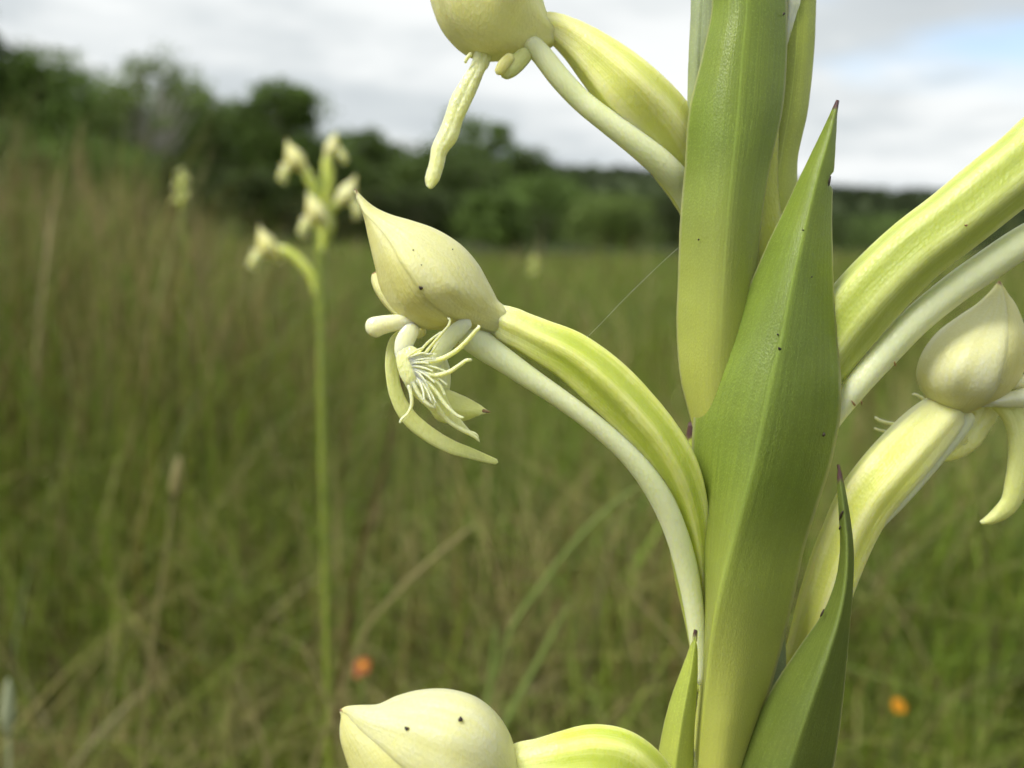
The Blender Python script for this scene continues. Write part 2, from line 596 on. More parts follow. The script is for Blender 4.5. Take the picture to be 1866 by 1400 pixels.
M_BRACTP = mat_bract('bract_pale_bloom', (0.40, 0.48, 0.26), (0.46, 0.52, 0.24), 0.0, 0.3, 1.0)
M_BRACTY = mat_bract('bract_yellow_green', (0.48, 0.56, 0.10), (0.55, 0.60, 0.14), 0.05, 0.3, 1.0)
M_STEM = mat_ovary('stem_yellow_green', (0.46, 0.50, 0.10), (0.56, 0.58, 0.18), (0.5, 0.54, 0.14))
M_DARK = mat_plain('speck_dark', (0.02, 0.015, 0.01), (0.05, 0.03, 0.02), 0.0001, 0.6)
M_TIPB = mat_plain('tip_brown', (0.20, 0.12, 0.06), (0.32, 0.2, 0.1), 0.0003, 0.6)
Md = Mat('water_drop'); Md.color((1, 1, 1)); Md.b.inputs['Transmission Weight'].default_value = 1.0; Md.gloss(0.02); Md.b.inputs['IOR'].default_value = 1.33
M_DROP = Md.m


def mat_vcol(name, rough=0.5, trans=0.35, spec=0.3):
    M = Mat(name)
    a = M.n.new('ShaderNodeAttribute'); a.attribute_name = 'col'
    M.color(a.outputs['Color'])
    M.gloss(rough, spec)
    M.translucent(a.outputs['Color'], trans)
    return M.m


M_GRASS = mat_vcol('grass_blades', 0.5, 0.22)
M_LEAF = mat_vcol('tree_leaves', 0.55, 0.30, 0.25)
Mb = Mat('bark')
Mb.color(Mb.mix(Mb.noise(9, 5), (0.16, 0.13, 0.10), (0.30, 0.27, 0.23))); Mb.gloss(0.85, 0.2)
Mb.bump(Mb.noise(30, 5), 0.5, 0.03)
M_BARK = Mb.m
Mg = Mat('soil_and_thatch')
Mg.color(Mg.mix(Mg.noise(3.0, 6), (0.035, 0.027, 0.014), (0.06, 0.06, 0.02))); Mg.gloss(0.95, 0.1)
M_SOIL = Mg.m
Mh = Mat('hill_ground')
Mh.color(Mh.mix(Mh.noise(0.02, 5), (0.030, 0.045, 0.018), (0.05, 0.065, 0.025))); Mh.gloss(0.95, 0.1)
M_HILL = Mh.m


# ------------------------------------------------------------------ ground
def height(x, y):
    x = np.asarray(x, float); y = np.asarray(y, float)
    left = np.maximum(0, -x - 0.25)
    rise = 0.10 * left * np.exp(-left / 14)
    r = np.hypot(x, y)
    return rise + 0.02 * np.sin(x * 1.3 + 0.4) * np.cos(y * 0.9) * np.clip(r / 2, 0, 1)


rad = np.concatenate([[0.0], np.geomspace(0.08, 5000, 110)])
ang = np.linspace(0, 2 * math.pi, 120, endpoint=False)
gx = rad[:, None] * np.sin(ang)[None]; gy = rad[:, None] * np.cos(ang)[None]
gv = np.stack([gx, gy, height(gx, gy)], -1)
me = gridmesh('ground', gv[1:], True)
ground = link('ground', me, M_SOIL)
ground['kind'] = 'structure'

# far wooded hill: one long ridge falling away to the right
HD = 900.0
az = np.linspace(R(-75), R(75), 90)


def ridge_elev(a):
    px = PW / 2 + FPX * np.tan(a)
    row = np.interp(px, [-3000, 0, 600, 950, 1100, 1240, 1520, 1700, 1866, 2600, 6000],
                    [330, 300, 285, 291, 305, 315, 348, 360, 372, 392, 405])
    return np.degrees(np.arctan((HORIZON - row) / FPX))


prof = np.array([[0.62, 0.0], [0.72, 0.16], [0.82, 0.45], [0.92, 0.80], [1.0, 1.0], [1.1, 0.9], [1.4, 0.0]])
hv = np.zeros((len(prof), len(az), 3))
for i, (rr, hh) in enumerate(prof):
    top = np.tan(np.radians(ridge_elev(az))) * HD + CAM[2]
    hv[i, :, 0] = HD * rr * np.sin(az); hv[i, :, 1] = HD * rr * np.cos(az)
    hv[i, :, 2] = hh * top * 0.94 + 2.0 * np.sin(az * 40 + i) * (0 < hh) - (3 if hh == 0 else 0)
me = gridmesh('hill', hv, False)
hill = link('hill', me, M_HILL)
hill['kind'] = 'structure'


def hill_z(a, rr):
    top = np.tan(np.radians(ridge_elev(a))) * HD + CAM[2]
    return np.interp(rr, prof[:, 0], prof[:, 1]) * top * 0.94


def colmesh(name, V, F, C):
    """V (n,3), F (m,k) index array, C (n,3)"""
    me = bpy.data.meshes.new(name)
    n, m, k = len(V), len(F), F.shape[1]
    me.vertices.add(n); me.vertices.foreach_set('co', V.astype(np.float32).ravel())
    me.loops.add(m * k); me.loops.foreach_set('vertex_index', F.astype(np.int32).ravel())
    me.polygons.add(m)
    me.polygons.foreach_set('loop_start', np.arange(0, m * k, k, dtype=np.int32))
    ca = me.attributes.new('col', 'FLOAT_COLOR', 'POINT')
    ca.data.foreach_set('color', np.concatenate([C, np.ones((n, 1))], 1).astype(np.float32).ravel())
    me.update(calc_edges=True)
    me.validate()
    return me


def leaf_cloud(P, size, col, droop=0.0, aspect=0.55):
    """quads with random tilt at points P -> V, F, C"""
    n = len(P)
    d = rng.normal(size=(n, 3)); d[:, 2] = d[:, 2] * 0.6 - droop
    d /= np.linalg.norm(d, axis=1)[:, None]
    e = rng.normal(size=(n, 3))
    e -= d * (d * e).sum(1)[:, None]
    e /= np.linalg.norm(e, axis=1)[:, None]
    s = (size * rng.uniform(0.6, 1.3, n))[:, None]
    a = P - d * s * 0.5; b = P + e * s * aspect * 0.5; c = P + d * s * 0.5; f = P - e * s * aspect * 0.5
    V = np.stack([a, b, c, f], 1).reshape(-1, 3)
    F = np.arange(n * 4).reshape(n, 4)
    return V, F, np.repeat(col, 4, 0)


# forest on the far hill (one mass of crowns)
nf = 2600
fa = rng.uniform(R(-34), R(36), nf)
fr = np.sqrt(rng.uniform(0.66**2, 1.02**2, nf))
fz = hill_z(fa, fr)
cen = np.stack([HD * fr * np.sin(fa), HD * fr * np.cos(fa), fz + 2.0], -1)
per = 26
off = rng.normal(size=(nf, per, 3)); off /= np.linalg.norm(off, axis=2)[..., None]
off *= rng.uniform(0.5, 1.0, (nf, per, 1)) * rng.uniform(2.6, 5.2, (nf, 1, 1)) * np.array([1, 1, 0.8])
PP = (cen[:, None] + off).reshape(-1, 3)
base = np.array([0.046, 0.068, 0.022]) * rng.uniform(0.55, 1.35, (nf, 1)) * np.array([1, 1, 1])
cl = np.repeat(base, per, 0) * rng.uniform(0.7, 1.3, (nf * per, 1))
V, F, C = leaf_cloud(PP, np.full(len(PP), 3.4), cl, 0, 0.8)
forest = link('forest', colmesh('forest', V, F, C), M_LEAF, smooth=False)
forest['kind'] = 'stuff'
tag(forest, 'dark green wood covering the far hill', 'forest')


# ------------------------------------------------------------------ trees
def make_tree(name, label, x, ytop, D, wpx, lobes, leaves, size, col, spread=0.22, cat='tree', bark=M_BARK, ybase=None, group='trees at the edge of the meadow'):
    """x: pixel column of the trunk, ytop: pixel row of the crown's top, wpx: crown width in pixels, lobes: number of clumps"""
    g = D / math.cos(math.atan((x - PW / 2) / FPX))
    bx = (x - PW / 2) / FPX * D
    by = D
    bz = float(height(bx, by))
    topz = CAM[2] + D * math.tan(math.atan((700 - ytop) / FPX) - PITCH)
    Hh = topz - bz
    Wd = wpx / FPX * D
    root = empty(name, (bx, by, bz))
    tag(root, label, cat, group)
    rr = np.random.default_rng(int(abs(x) * 7 + ytop))
    # trunk with limbs, one branching mesh
    Vt, Ft = [], []

    def limb(p0, p1, r0, r1, bend):
        n, m = 7, 7
        mid = (p0 + p1) / 2 + bend
        base_i = len(Vt)
        for i in range(n):
            t = i / (n - 1)
            p = (1 - t)**2 * p0 + 2 * t * (1 - t) * mid + t * t * p1
            r = r0 + (r1 - r0) * t
            for j in range(m):
                a = 2 * math.pi * j / m
                Vt.append(p + np.array([math.cos(a) * r, math.sin(a) * r, 0.15 * r * math.sin(a * 2)]))
        for i in range(n - 1):
            for j in range(m):
                a = base_i + i * m + j; b = base_i + i * m + (j + 1) % m
                Ft.append((a, b, b + m, a + m))
    org = np.array([bx, by, bz])
    crown_c = np.array([bx, by, bz + Hh * 0.60])
    tr = max(0.05, Hh * 0.022)
    fork = org + np.array([rr.normal() * 0.1, 0, Hh * 0.33])
    limb(org - np.array([0, 0, 0.1]), fork, tr * 1.25, tr * 0.8, np.array([rr.normal() * 0.12, 0, 0]))
    LC, LR = [], []
    lobes = int(lobes * 1.7)
    for i in range(lobes):
        a = rr.uniform(0, 2 * math.pi)
        q = math.sqrt(rr.uniform(0.02, 1))
        hz = rr.uniform(-0.9, 1.0)
        wid = math.sqrt(max(0.05, 1 - max(0, hz)**2 * 0.72)) * (1 if hz > -0.3 else 0.9)
        c = crown_c + np.array([math.cos(a) * q * Wd * 0.40 * wid, math.sin(a) * q * Wd * 0.40 * wid, hz * Hh * 0.33])
        LC.append(c); LR.append(Wd * spread * rr.uniform(0.45, 1.15))
        limb(fork, c, tr * 0.5, tr * 0.1, np.array([rr.normal() * 0.15, rr.normal() * 0.15, Hh * 0.06]))
    LC.append(crown_c + np.array([rr.normal() * Wd * 0.08, 0, Hh * 0.335])); LR.append(Wd * spread * 0.9)
    LC, LR = np.array(LC), np.array(LR)
    LC[:, 2] = np.minimum(LC[:, 2], topz - LR * 0.6)
    me = bpy.data.meshes.new('trunk')
    me.from_pydata([tuple(v) for v in Vt], [], Ft); me.update()
    link('trunk', me, bark, root)
    k = rr.integers(0, len(LC), leaves)
    o = rr.normal(size=(leaves, 3)); o /= np.linalg.norm(o, axis=1)[:, None]
    o *= rr.uniform(0.25, 1.0, (leaves, 1))**0.5 * (LR[k] * rr.uniform(0.75, 1.2, leaves))[:, None] * np.array([1, 1, 0.72])
    Pt = LC[k] + o
    cl = np.array(col) * rr.uniform(0.65, 1.35, (len(LC), 1))[k] * rr.uniform(0.75, 1.25, (leaves, 1))
    V, F, C = leaf_cloud(Pt, np.full(leaves, size), cl)
    link('crown', colmesh('crown', V, F, C), M_LEAF, root, smooth=False)
    return root


Mp = Mat('pale_bark'); Mp.color(Mp.mix(Mp.noise(9, 5), (0.30, 0.28, 0.24), (0.48, 0.46, 0.42))); Mp.gloss(0.85, 0.2)
M_PALEBARK = Mp.m
G1, G2, G3, G4 = (0.115, 0.180, 0.036), (0.085, 0.130, 0.028), (0.145, 0.205, 0.048), (0.055, 0.080, 0.020)
make_tree('broadleaf_tree', 'tall green tree cut off by the picture edge, highest crown of the wood', -40, -10, 40, 190, 26, 11000, 0.26, G2, spread=0.25)
make_tree('broadleaf_tree', 'broad mid green tree between the cut-off tallest tree and the thin airy tree', 75, 84, 42, 250, 44, 16000, 0.26, G1, spread=0.25)
make_tree('airy_tree', 'thin airy tree with pale trunk and sky showing through its crown', 285, 78, 46, 260, 34, 5200, 0.24, G3, spread=0.15, bark=M_PALEBARK)
make_tree('broadleaf_tree', 'dense dark round-topped tree above the blurred flower spike', 520, 148, 48, 175, 34, 13000, 0.26, G1, spread=0.25)
make_tree('broadleaf_tree', 'small tree top just beside the tip of the main flower hood', 690, 232, 55, 110, 14, 5000, 0.24, G2)
make_tree('airy_tree', 'loose tree crown behind the hanging yellow lobe of the upper flower', 872, 196, 58, 170, 20, 5200, 0.26, G1, spread=0.18)
make_tree('broadleaf_tree', 'low wide tree filling the wood behind the dense round-topped tree', 400, 190, 56, 300, 44, 14000, 0.28, G2, spread=0.22)
make_tree('broadleaf_tree', 'green tree filling the gap below the thin airy tree', 215, 165, 52, 220, 34, 12000, 0.28, G1, spread=0.24)
make_tree('broadleaf_tree', 'low dark tree at the foot of the loose crown', 800, 262, 52, 260, 26, 10000, 0.26, G2)
make_tree('broadleaf_tree', 'dark tree between the main flower hood and the round-topped tree', 620, 262, 54, 200, 22, 8000, 0.26, G2)
for x, yt, D, wp, lb, cg in ((165, 118, 58, 200, 'tree behind and between the broad tree and the thin airy tree', G1), (355, 152, 60, 190, 'tree showing through the lower crown of the thin airy tree', G3), (450, 182, 60, 190, 'tree on the airy side of the dense round-topped tree', G1), (655, 238, 62, 180, 'tree just under the small tree top', G1), (940, 268, 64, 170, 'tree on the hill side of the loose crown', G2), (5, 118, 50, 220, 'tree half behind the tallest cut-off tree', G1)):
    make_tree('broadleaf_tree', lb, x, yt, D, wp, 30, 9000, 0.26, cg, spread=0.22)
bs = 'bushes along the far edge of the meadow'
for x, yt, D, wp, lb, col in ((985, 318, 50, 230, 'mid green bush right under the loose tree crown', G1), (1110, 352, 46, 190, 'brighter green bush standing nearest the green flower stem', G3),
                              (900, 352, 44, 170, 'low bush just above the main flower hood', G1), (760, 340, 46, 210, 'dark bush directly behind the hood tip', G4),
                              (1215, 345, 60, 200, 'bush half hidden by the tall green bract', G4), (340, 300, 44, 220, 'dark bush behind the far small flower spike', G4),
                              (470, 305, 42, 200, 'dark bush to one side of the blurred flower spike', G4), (640, 345, 42, 180, 'dark bush behind the blurred spike flowers', G4),
                              (170, 250, 40, 260, 'green bush under the broad mid green tree', G1), (20, 210, 36, 240, 'green bush under the cut-off tallest tree', G1),
                              (1620, 392, 80, 260, 'far low bush between bract tip and green ovary', G1), (1830, 405, 85, 240, 'far low bush behind the white flower spur', G4),
                              (1440, 385, 75, 240, 'far low bush hidden mostly by the bract', G4)):
    make_tree('bush', lb, x, yt, D, wp, 16, 6000, 0.22, col, spread=0.24, cat='bush', group=bs)


# ------------------------------------------------------------------ grass
def blades(P, hgt, wid, lean, col, segs=4, curl=1.0, tipw=0.08):
    """tapered bending blades: P (n,3) roots -> V,F,C"""
    n = len(P)
    a = rng.uniform(0, 2 * math.pi, n)
    b = rng.uniform(0, 2 * math.pi, n)
    dirv = np.stack([np.cos(a), np.sin(a), np.zeros(n)], -1)
    side = np.stack([np.cos(b), np.sin(b), np.zeros(n)], -1)
    t = np.linspace(0, 1, segs + 1)
    V = np.zeros((n, segs + 1, 2, 3))
    for i, s in enumerate(t):
        c = P + dirv * (lean * hgt * (0.35 * s + curl * 0.65 * s**2.2))[:, None]
        c[:, 2] += hgt * (s - 0.28 * np.minimum(lean, 1.2) * s**2.5)
        w_ = wid * (1 - s)**0.6 * (1 - tipw) + wid * tipw
        V[:, i, 0] = c - side * (w_ / 2)[:, None]
        V[:, i, 1] = c + side * (w_ / 2)[:, None]
    idx = np.arange(n * (segs + 1) * 2).reshape(n, segs + 1, 2)
    F = np.stack([idx[:, :-1, 0], idx[:, :-1, 1], idx[:, 1:, 1], idx[:, 1:, 0]], -1).reshape(-1, 4)
    shade = np.repeat(col, (segs + 1) * 2, 0)
    return V.reshape(-1, 3), F, shade


def join(parts):
    V, F, C, k = [], [], [], 0
    for v, f, c in parts:
        V.append(v); F.append(f + k); C.append(c); k += len(v)
    return np.concatenate(V), np.concatenate(F), np.concatenate(C)


def scatter(n, r0, r1, half=56, power=2.0):
    a = rng.uniform(R(-half), R(half), n)
    r = rng.uniform(r0**power, r1**power, n)**(1 / power)
    x, y = r * np.sin(a), r * np.cos(a)
    return np.stack([x, y, height(x, y)], -1)


def patch(P, f=1.0):
    x, y = P[:, 0] * f, P[:, 1] * f
    return 0.5 + 0.25 * np.sin(1.7 * x + 2.1 * np.sin(0.9 * y)) + 0.25 * np.sin(2.3 * y + 1.3 * np.sin(1.9 * x + 1))


GR = np.array([0.180, 0.290, 0.022]); GB = np.array([0.090, 0.200, 0.025]); OL = np.array([0.235, 0.275, 0.030]); ST = np.array([0.44, 0.38, 0.15]); BR = np.array([0.23, 0.165, 0.05])


def grass_col(n, P, dry=0.2):
    k = rng.uniform(0, 1, n)
    m = patch(P)
    dry = dry * (0.35 + 1.9 * patch(P, 2.3)**2) + 0.14 * np.clip(-P[:, 0] / (0.5 * np.hypot(P[:, 0], P[:, 1]) + 0.05), 0, 1) * patch(P, 1.7)
    c = GB + (GR - GB) * rng.uniform(0, 1, (n, 1))
    c = c + (OL - c) * (np.clip(m + rng.normal(0, 0.25, n), 0, 1) * 0.75)[:, None]
    c = np.where((k < dry)[:, None], ST * rng.uniform(0.6, 1.1, (n, 1)), c)
    c = np.where((k > 1 - dry * 0.45)[:, None], BR * rng.uniform(0.7, 1.3, (n, 1)), c)
    return c * rng.uniform(0.30, 1.25, (n, 1))


def meadow(name, label, specs):
    parts = []
    for n, r0, r1, h0, h1, w0, w1, lean, dry, pw in specs:
        n = int(n * 1.27)
        P = scatter(n, r0, r1, power=pw)
        if r1 < 3:
            P = P[rng.uniform(0, 1, n) < np.clip(patch(P, 5.3) * 1.25 + 0.12 * np.sin(P[:, 0] * 41) * np.sin(P[:, 1] * 37), 0.12, 1)]
            n = len(P)
        clump = 0.75 + 0.5 * patch(P, 3.1)
        h = rng.uniform(h0, h1, n) * clump
        parts.append(blades(P, h, rng.uniform(w0, w1, n), np.abs(rng.normal(0, lean, n)), grass_col(n, P, dry)))
    V, F, C = join(parts)
    o = link(name, colmesh(name, V, F, C), M_GRASS, smooth=False)
    o['kind'] = 'stuff'
    tag(o, label, 'grass')
    return o


meadow('meadow_grass', 'dense olive green meadow grass covering the ground', [
    (9500, 0.36, 1.0, 0.06, 0.24, 0.0012, 0.0035, 1.0, 0.22, 2.0),
    (1100, 0.40, 1.0, 0.18, 0.34, 0.0015, 0.004, 1.1, 0.4, 2.0),
    (26000, 1.0, 2.6, 0.14, 0.38, 0.0015, 0.004, 0.85, 0.22, 2.0),
    (1500, 1.0, 2.6, 0.30, 0.48, 0.0015, 0.003, 0.7, 0.5, 2.0),
    (2600, 3.0, 9.0, 0.45, 0.68, 0.002, 0.005, 0.5, 0.3, 1.6),
    (3000, 9.0, 40.0, 0.5, 0.95, 0.008, 0.02, 0.5, 0.25, 1.4),
    (26000, 2.6, 7.0, 0.24, 0.44, 0.003, 0.007, 0.45, 0.2, 1.6),
    (30000, 7.0, 22.0, 0.26, 0.46, 0.006, 0.014, 0.4, 0.2, 1.4),
    (30000, 22.0, 75.0, 0.28, 0.5, 0.02, 0.045, 0.4, 0.2, 1.3),
])

# taller grass up the bank on the left, with flowering culms
parts = []
n = 16500
a = rng.uniform(R(-56), R(-9), n)
r = rng.uniform(1.5**1.5, 5.5**1.5, n)**(1 / 1.5)
P = np.stack([r * np.sin(a), r * np.cos(a), 0 * r], -1); P[:, 2] = height(P[:, 0], P[:, 1])
fall = np.clip((-np.degrees(a) - 6) / 16, 0.2, 1)
h = rng.uniform(0.42, 0.84, n) * (0.35 + 0.65 * fall)
parts.append(blades(P, h, rng.uniform(0.002, 0.005, n), np.abs(rng.normal(0, 0.5, n)), grass_col(n, P, 0.30)))
n = 700
a = rng.uniform(R(-46), R(-9), n); r = rng.uniform(1.6, 6.5, n)
P = np.stack([r * np.sin(a), r * np.cos(a), 0 * r], -1); P[:, 2] = height(P[:, 0], P[:, 1])
fall = np.clip((-np.degrees(a) - 6) / 16, 0.2, 1)
h = rng.uniform(0.5, 0.76, n) * (0.35 + 0.65 * fall)
cc_ = np.array([0.20, 0.15, 0.06]) * rng.uniform(0.6, 1.2, (n, 1))
parts.append(blades(P, h, rng.uniform(0.0012, 0.002, n), np.abs(rng.normal(0, 0.12, n)), cc_, tipw=0.6))
Q = P.copy(); Q[:, 2] += h * 0.8
parts.append(blades(Q, h * 0.22, rng.uniform(0.005, 0.009, n), np.abs(rng.normal(0, 0.3, n)), np.array([0.24, 0.19, 0.08]) * rng.uniform(0.7, 1.3, (n, 1))))
V, F, C = join(parts)
tallg = link('tall_grass', colmesh('tall_grass', V, F, C), M_GRASS, smooth=False)
tallg['kind'] = 'stuff'
tag(tallg, 'tall brownish flowering grass on the rising bank', 'grass')


# ------------------------------------------------------------------ the orchid in front
foot = at(1290, 1400, D0 + 0.006)
base_xy = (foot[0] - 0.006, foot[1] + 0.03)
orchid = empty('orchid_plant', (base_xy[0], base_xy[1], 0))
tag(orchid, 'large sharp cream and green orchid with hooded flowers and keeled bracts', 'orchid')


def to_ground(p):
    """pixel coordinates of a world point for tube()"""
    X, Y, D = project(np.array(p))
    return X, Y, (D - D0) * 1000


# stem: from the soil up through the picture and out at the top
stem_pts = []
p1 = at(1288, 1560, D0 + 0.007)
for f in np.linspace(0, 1, 7)[:-1]:
    q = np.array([base_xy[0], base_xy[1], -0.01]) * (1 - f) + p1 * f
    q[1] += 0.012 * math.sin(f * math.pi)
    stem_pts.append(q)
C_ = np.array(stem_pts + [at(*a) for a in ((1290, 1560, D0 + .007), (1318, 1400, D0 + .0088), (1338, 1250, D0 + .0088), (1352, 1100, D0 + .0092), (1365, 900, D0 + .0095), (1375, 600, D0 + .009), (1375, 200, D0 + .009), (1370, -100, D0 + .009), (1368, -420, D0 + .009), (1365, -640, D0 + .010))])
RD = np.array([.0040, .0042, .0043, .0043, .0042, .0042] + [.0042, .0041, .0041, .0038, .0036, .0034, .0032, .003, .0022, .0004])
s_ = rowspline(np.concatenate([C_, RD[:, None]], 1), 150)
T = np.gradient(s_[:, :3], axis=0); T /= np.linalg.norm(T, axis=1)[:, None]
B = np.cross(T, np.array([0, 1.0, 0])); B /= np.linalg.norm(B, axis=1)[:, None]
N = np.cross(B, T)
th = np.linspace(0, 2 * math.pi, 28, endpoint=False)
mod = 1 + 0.035 * np.cos(5 * th)
V = s_[:, None, :3] + s_[:, 3][:, None, None] * mod[None, :, None] * (np.cos(th)[None, :, None] * B[:, None] + np.sin(th)[None, :, None] * N[:, None])
link('stem', gridmesh('stem', V, True, np.linspace(0.3, 1, 150)[:, None], None, np.broadcast_to(np.cos(5 * th), (150, 28))), M_STEM, orchid)

# --- bracts
main_bract = sheet('bract', [
    ((1526, 183, 3.0), (1526, 184, 3.0), (1527, 183, 3.0)),
    ((1513, 212, 2.8), (1519, 214, 2.2), (1523, 212, 2.8)),
    ((1495, 250, 2.8), (1509, 255, 1.6), (1521, 255, 2.6)),
    ((1462, 318, 3.0), (1488, 325, 0.8), (1517, 318, 2.6)),
    ((1432, 382, 3.4), (1471, 395, 0.2), (1514, 380, 2.8)),
    ((1400, 448, 3.8), (1453, 470, -0.5), (1515, 455, 3.0)),
    ((1368, 520, 4.2), (1437, 545, -1.0), (1518, 540, 3.2)),
    ((1330, 592, 4.8), (1423, 620, -1.4), (1524, 620, 3.4)),
    ((1297, 660, 5.4), (1405, 692, -1.8), (1530, 695, 3.8)),
    ((1272, 725, 6.0), (1391, 760, -2.0), (1528, 765, 4.2)),
    ((1263, 800, 6.4), (1374, 838, -2.0), (1512, 845, 4.6)),
    ((1265, 880, 6.8), (1355, 912, -1.8), (1488, 920, 5.0)),
    ((1271, 960, 7.0), (1334, 990, -1.4), (1463, 1000, 5.4)),
    ((1279, 1040, 7.2), (1314, 1070, -0.8), (1446, 1080, 5.2)),
    ((1283, 1120, 7.4), (1299, 1150, 0.2), (1428, 1160, 5.0)),
    ((1282, 1200, 7.6), (1290, 1230, 1.4), (1408, 1235, 4.8)),
    ((1276, 1280, 7.8), (1282, 1310, 2.6), (1388, 1300, 4.8)),
    ((1268, 1370, 8.0), (1276, 1390, 3.6), (1370, 1370, 5.0)),
    ((1258, 1470, 8.6), (1270, 1490, 4.4), (1352, 1460, 5.6)),
    ((1250, 1580, 9.4), (1266, 1590, 5.4), (1335, 1570, 6.6)),
], M_BRACT, orchid, bulge=(1.0, 1.2), wave=0.25, seed=3, n=190, m=41, soft=0.2, round_base=2.2, notch=(329, 9, 13))
upper = sheet('bract', [
    ((1300, -300, 6.5), (1340, -300, 4.5), (1380, -300, 6.5)),
    ((1290, -120, 6.2), (1345, -120, 2.8), (1420, -120, 5.5)),
    ((1300, 0, 5.6), (1360, 0, 2.2), (1431, 0, 5.0)),
    ((1282, 100, 5.2), (1352, 100, 1.8), (1432, 100, 4.8)),
    ((1258, 200, 5.2), (1345, 200, 1.4), (1424, 200, 4.8)),
    ((1250, 300, 5.4), (1335, 300, 1.2), (1402, 300, 4.8)),
    ((1242, 400, 5.6), (1325, 400, 1.2), (1386, 400, 5.0)),
    ((1238, 500, 5.8), (1318, 500, 1.4), (1380, 500, 5.4)),
    ((1235, 600, 6.0), (1312, 600, 1.8), (1384, 600, 6.0)),
    ((1242, 690, 6.4), (1308, 690, 2.6), (1390, 690, 6.6)),
    ((1262, 770, 7.0), (1312, 770, 3.6), (1400, 770, 7.2)),
    ((1285, 860, 7.6), (1330, 860, 4.5), (1410, 860, 7.8)),
], M_BRACTU, orchid, bulge=(1.0, 0.8), wave=0.22, seed=5, n=120, m=37, soft=0.8)
pale = sheet('bract', [
    ((1268, -260, 8), (1290, -260, 7), (1330, -260, 7)),
    ((1262, -60, 7.6), (1285, -60, 6.4), (1330, -60, 6.6)),
    ((1261, 20, 7.4), (1280, 20, 6.2), (1330, 20, 6.6)),
    ((1256, 120, 7.2), (1275, 120, 6.2), (1330, 120, 6.6)),
    ((1254, 200, 7.2), (1275, 200, 6.3), (1320, 200, 6.8)),
    ((1250, 300, 7.6), (1280, 300, 6.9), (1320, 300, 7.4)),
    ((1252, 380, 8.2), (1285, 380, 7.8), (1320, 380, 8.0)),
], M_BRACTP, orchid, bulge=(0.4, 0.4), wave=0.15, seed=8)
back_r = sheet('bract', [
    ((1420, -260, 9.5), (1450, -260, 8.0), (1490, -260, 9.5)),
    ((1415, -60, 9.5), (1455, -60, 7.4), (1488, -60, 9.0)),
    ((1415, 0, 9.2), (1455, 0, 7.2), (1485, 0, 8.8)),
    ((1405, 100, 9.0), (1450, 100, 7.0), (1481, 100, 8.6)),
    ((1395, 200, 8.8), (1438, 200, 6.8), (1470, 200, 8.6)),
    ((1388, 280, 8.8), (1424, 280, 6.6), (1452, 285, 8.6)),
    ((1382, 345, 8.8), (1415, 345, 6.6), (1451, 345, 8.8)),
    ((1376, 420, 8.8), (1408, 420, 6.8), (1445, 420, 9.0)),
    ((1372, 520, 9.0), (1402, 520, 7.4), (1436, 520, 9.4)),
    ((1370, 620, 9.5), (1398, 620, 8.2), (1428, 620, 9.8)),
], M_BRACTY, orchid, bulge=(0.6, 0.6), wave=0.2, seed=11, soft=0.7)
sliver = sheet('bract', [
    ((1420, -200, 7), (1440, -200, 6.5), (1462, -200, 7)),
    ((1424, -20, 6.6), (1440, -20, 6.0), (1459, -20, 6.6)),
    ((1428, 25, 6.6), (1438, 25, 6.0), (1450, 25, 6.6)),
    ((1430, 60, 6.6), (1434, 62, 6.3), (1438, 64, 6.6)),
    ((1430, 82, 6.8), (1431, 83, 6.8), (1432, 84, 6.8)),
], M_SPUR, orchid, wave=0.1, seed=13, n=40)
low_r = sheet('bract', [
    ((1527, 847, 0.5), (1528, 847, 0.4), (1529, 848, 0.5)),
    ((1528, 895, 0.6), (1533, 895, 0.1), (1539, 897, 0.6)),
    ((1531, 945, 0.8), (1539, 945, 0.0), (1547, 945, 0.8)),
    ((1533, 1000, 1.2), (1543, 1000, -0.3), (1553, 1000, 1.0)),
    ((1524, 1060, 1.8), (1540, 1062, -0.6), (1552, 1065, 1.2)),
    ((1500, 1120, 2.6), (1528, 1126, -1.0), (1547, 1130, 1.6)),
    ((1462, 1175, 3.4), (1508, 1190, -1.5), (1541, 1200, 2.0)),
    ((1425, 1230, 4.0), (1485, 1255, -1.8), (1535, 1265, 2.4)),
    ((1392, 1285, 4.4), (1462, 1320, -1.8), (1528, 1330, 2.8)),
    ((1358, 1350, 4.8), (1440, 1385, -1.6), (1518, 1395, 3.2)),
    ((1325, 1420, 5.4), (1415, 1460, -1.2), (1505, 1465, 3.8)),
    ((1295, 1520, 6.0), (1375, 1560, -0.4), (1470, 1560, 5.0)),
    ((1270, 1640, 6.6), (1335, 1680, 0.8), (1420, 1680, 6.2)),
    ((1262, 1760, 7.2), (1308, 1800, 2.0), (1370, 1790, 7.2)),
], M_BRACTD, orchid, bulge=(0.8, 0.9), wave=0.16, seed=17, n=120, soft=0.15)
low_l = sheet('bract', [
    ((1267, 1148, 3.0), (1268, 1148, 2.9), (1269, 1150, 3.0)),
    ((1258, 1182, 3.2), (1264, 1184, 2.7), (1269, 1184, 3.0)),
    ((1242, 1225, 3.6), (1257, 1230, 2.5), (1269, 1232, 3.2)),
    ((1224, 1275, 4.2), (1247, 1282, 2.3), (1266, 1285, 3.6)),
    ((1210, 1330, 4.8), (1238, 1336, 2.2), (1263, 1340, 4.2)),
    ((1200, 1390, 5.4), (1230, 1394, 2.2), (1262, 1396, 4.8)),
    ((1198, 1460, 6.0), (1228, 1464, 2.6), (1262, 1466, 5.4)),
    ((1208, 1580, 7.0), (1236, 1584, 3.6), (1266, 1586, 6.4)),
    ((1230, 1700, 7.8), (1250, 1700, 5.0), (1275, 1700, 7.4)),
], M_BRACTY, orchid, bulge=(0.4, 0.3), wave=0.12, seed=19)
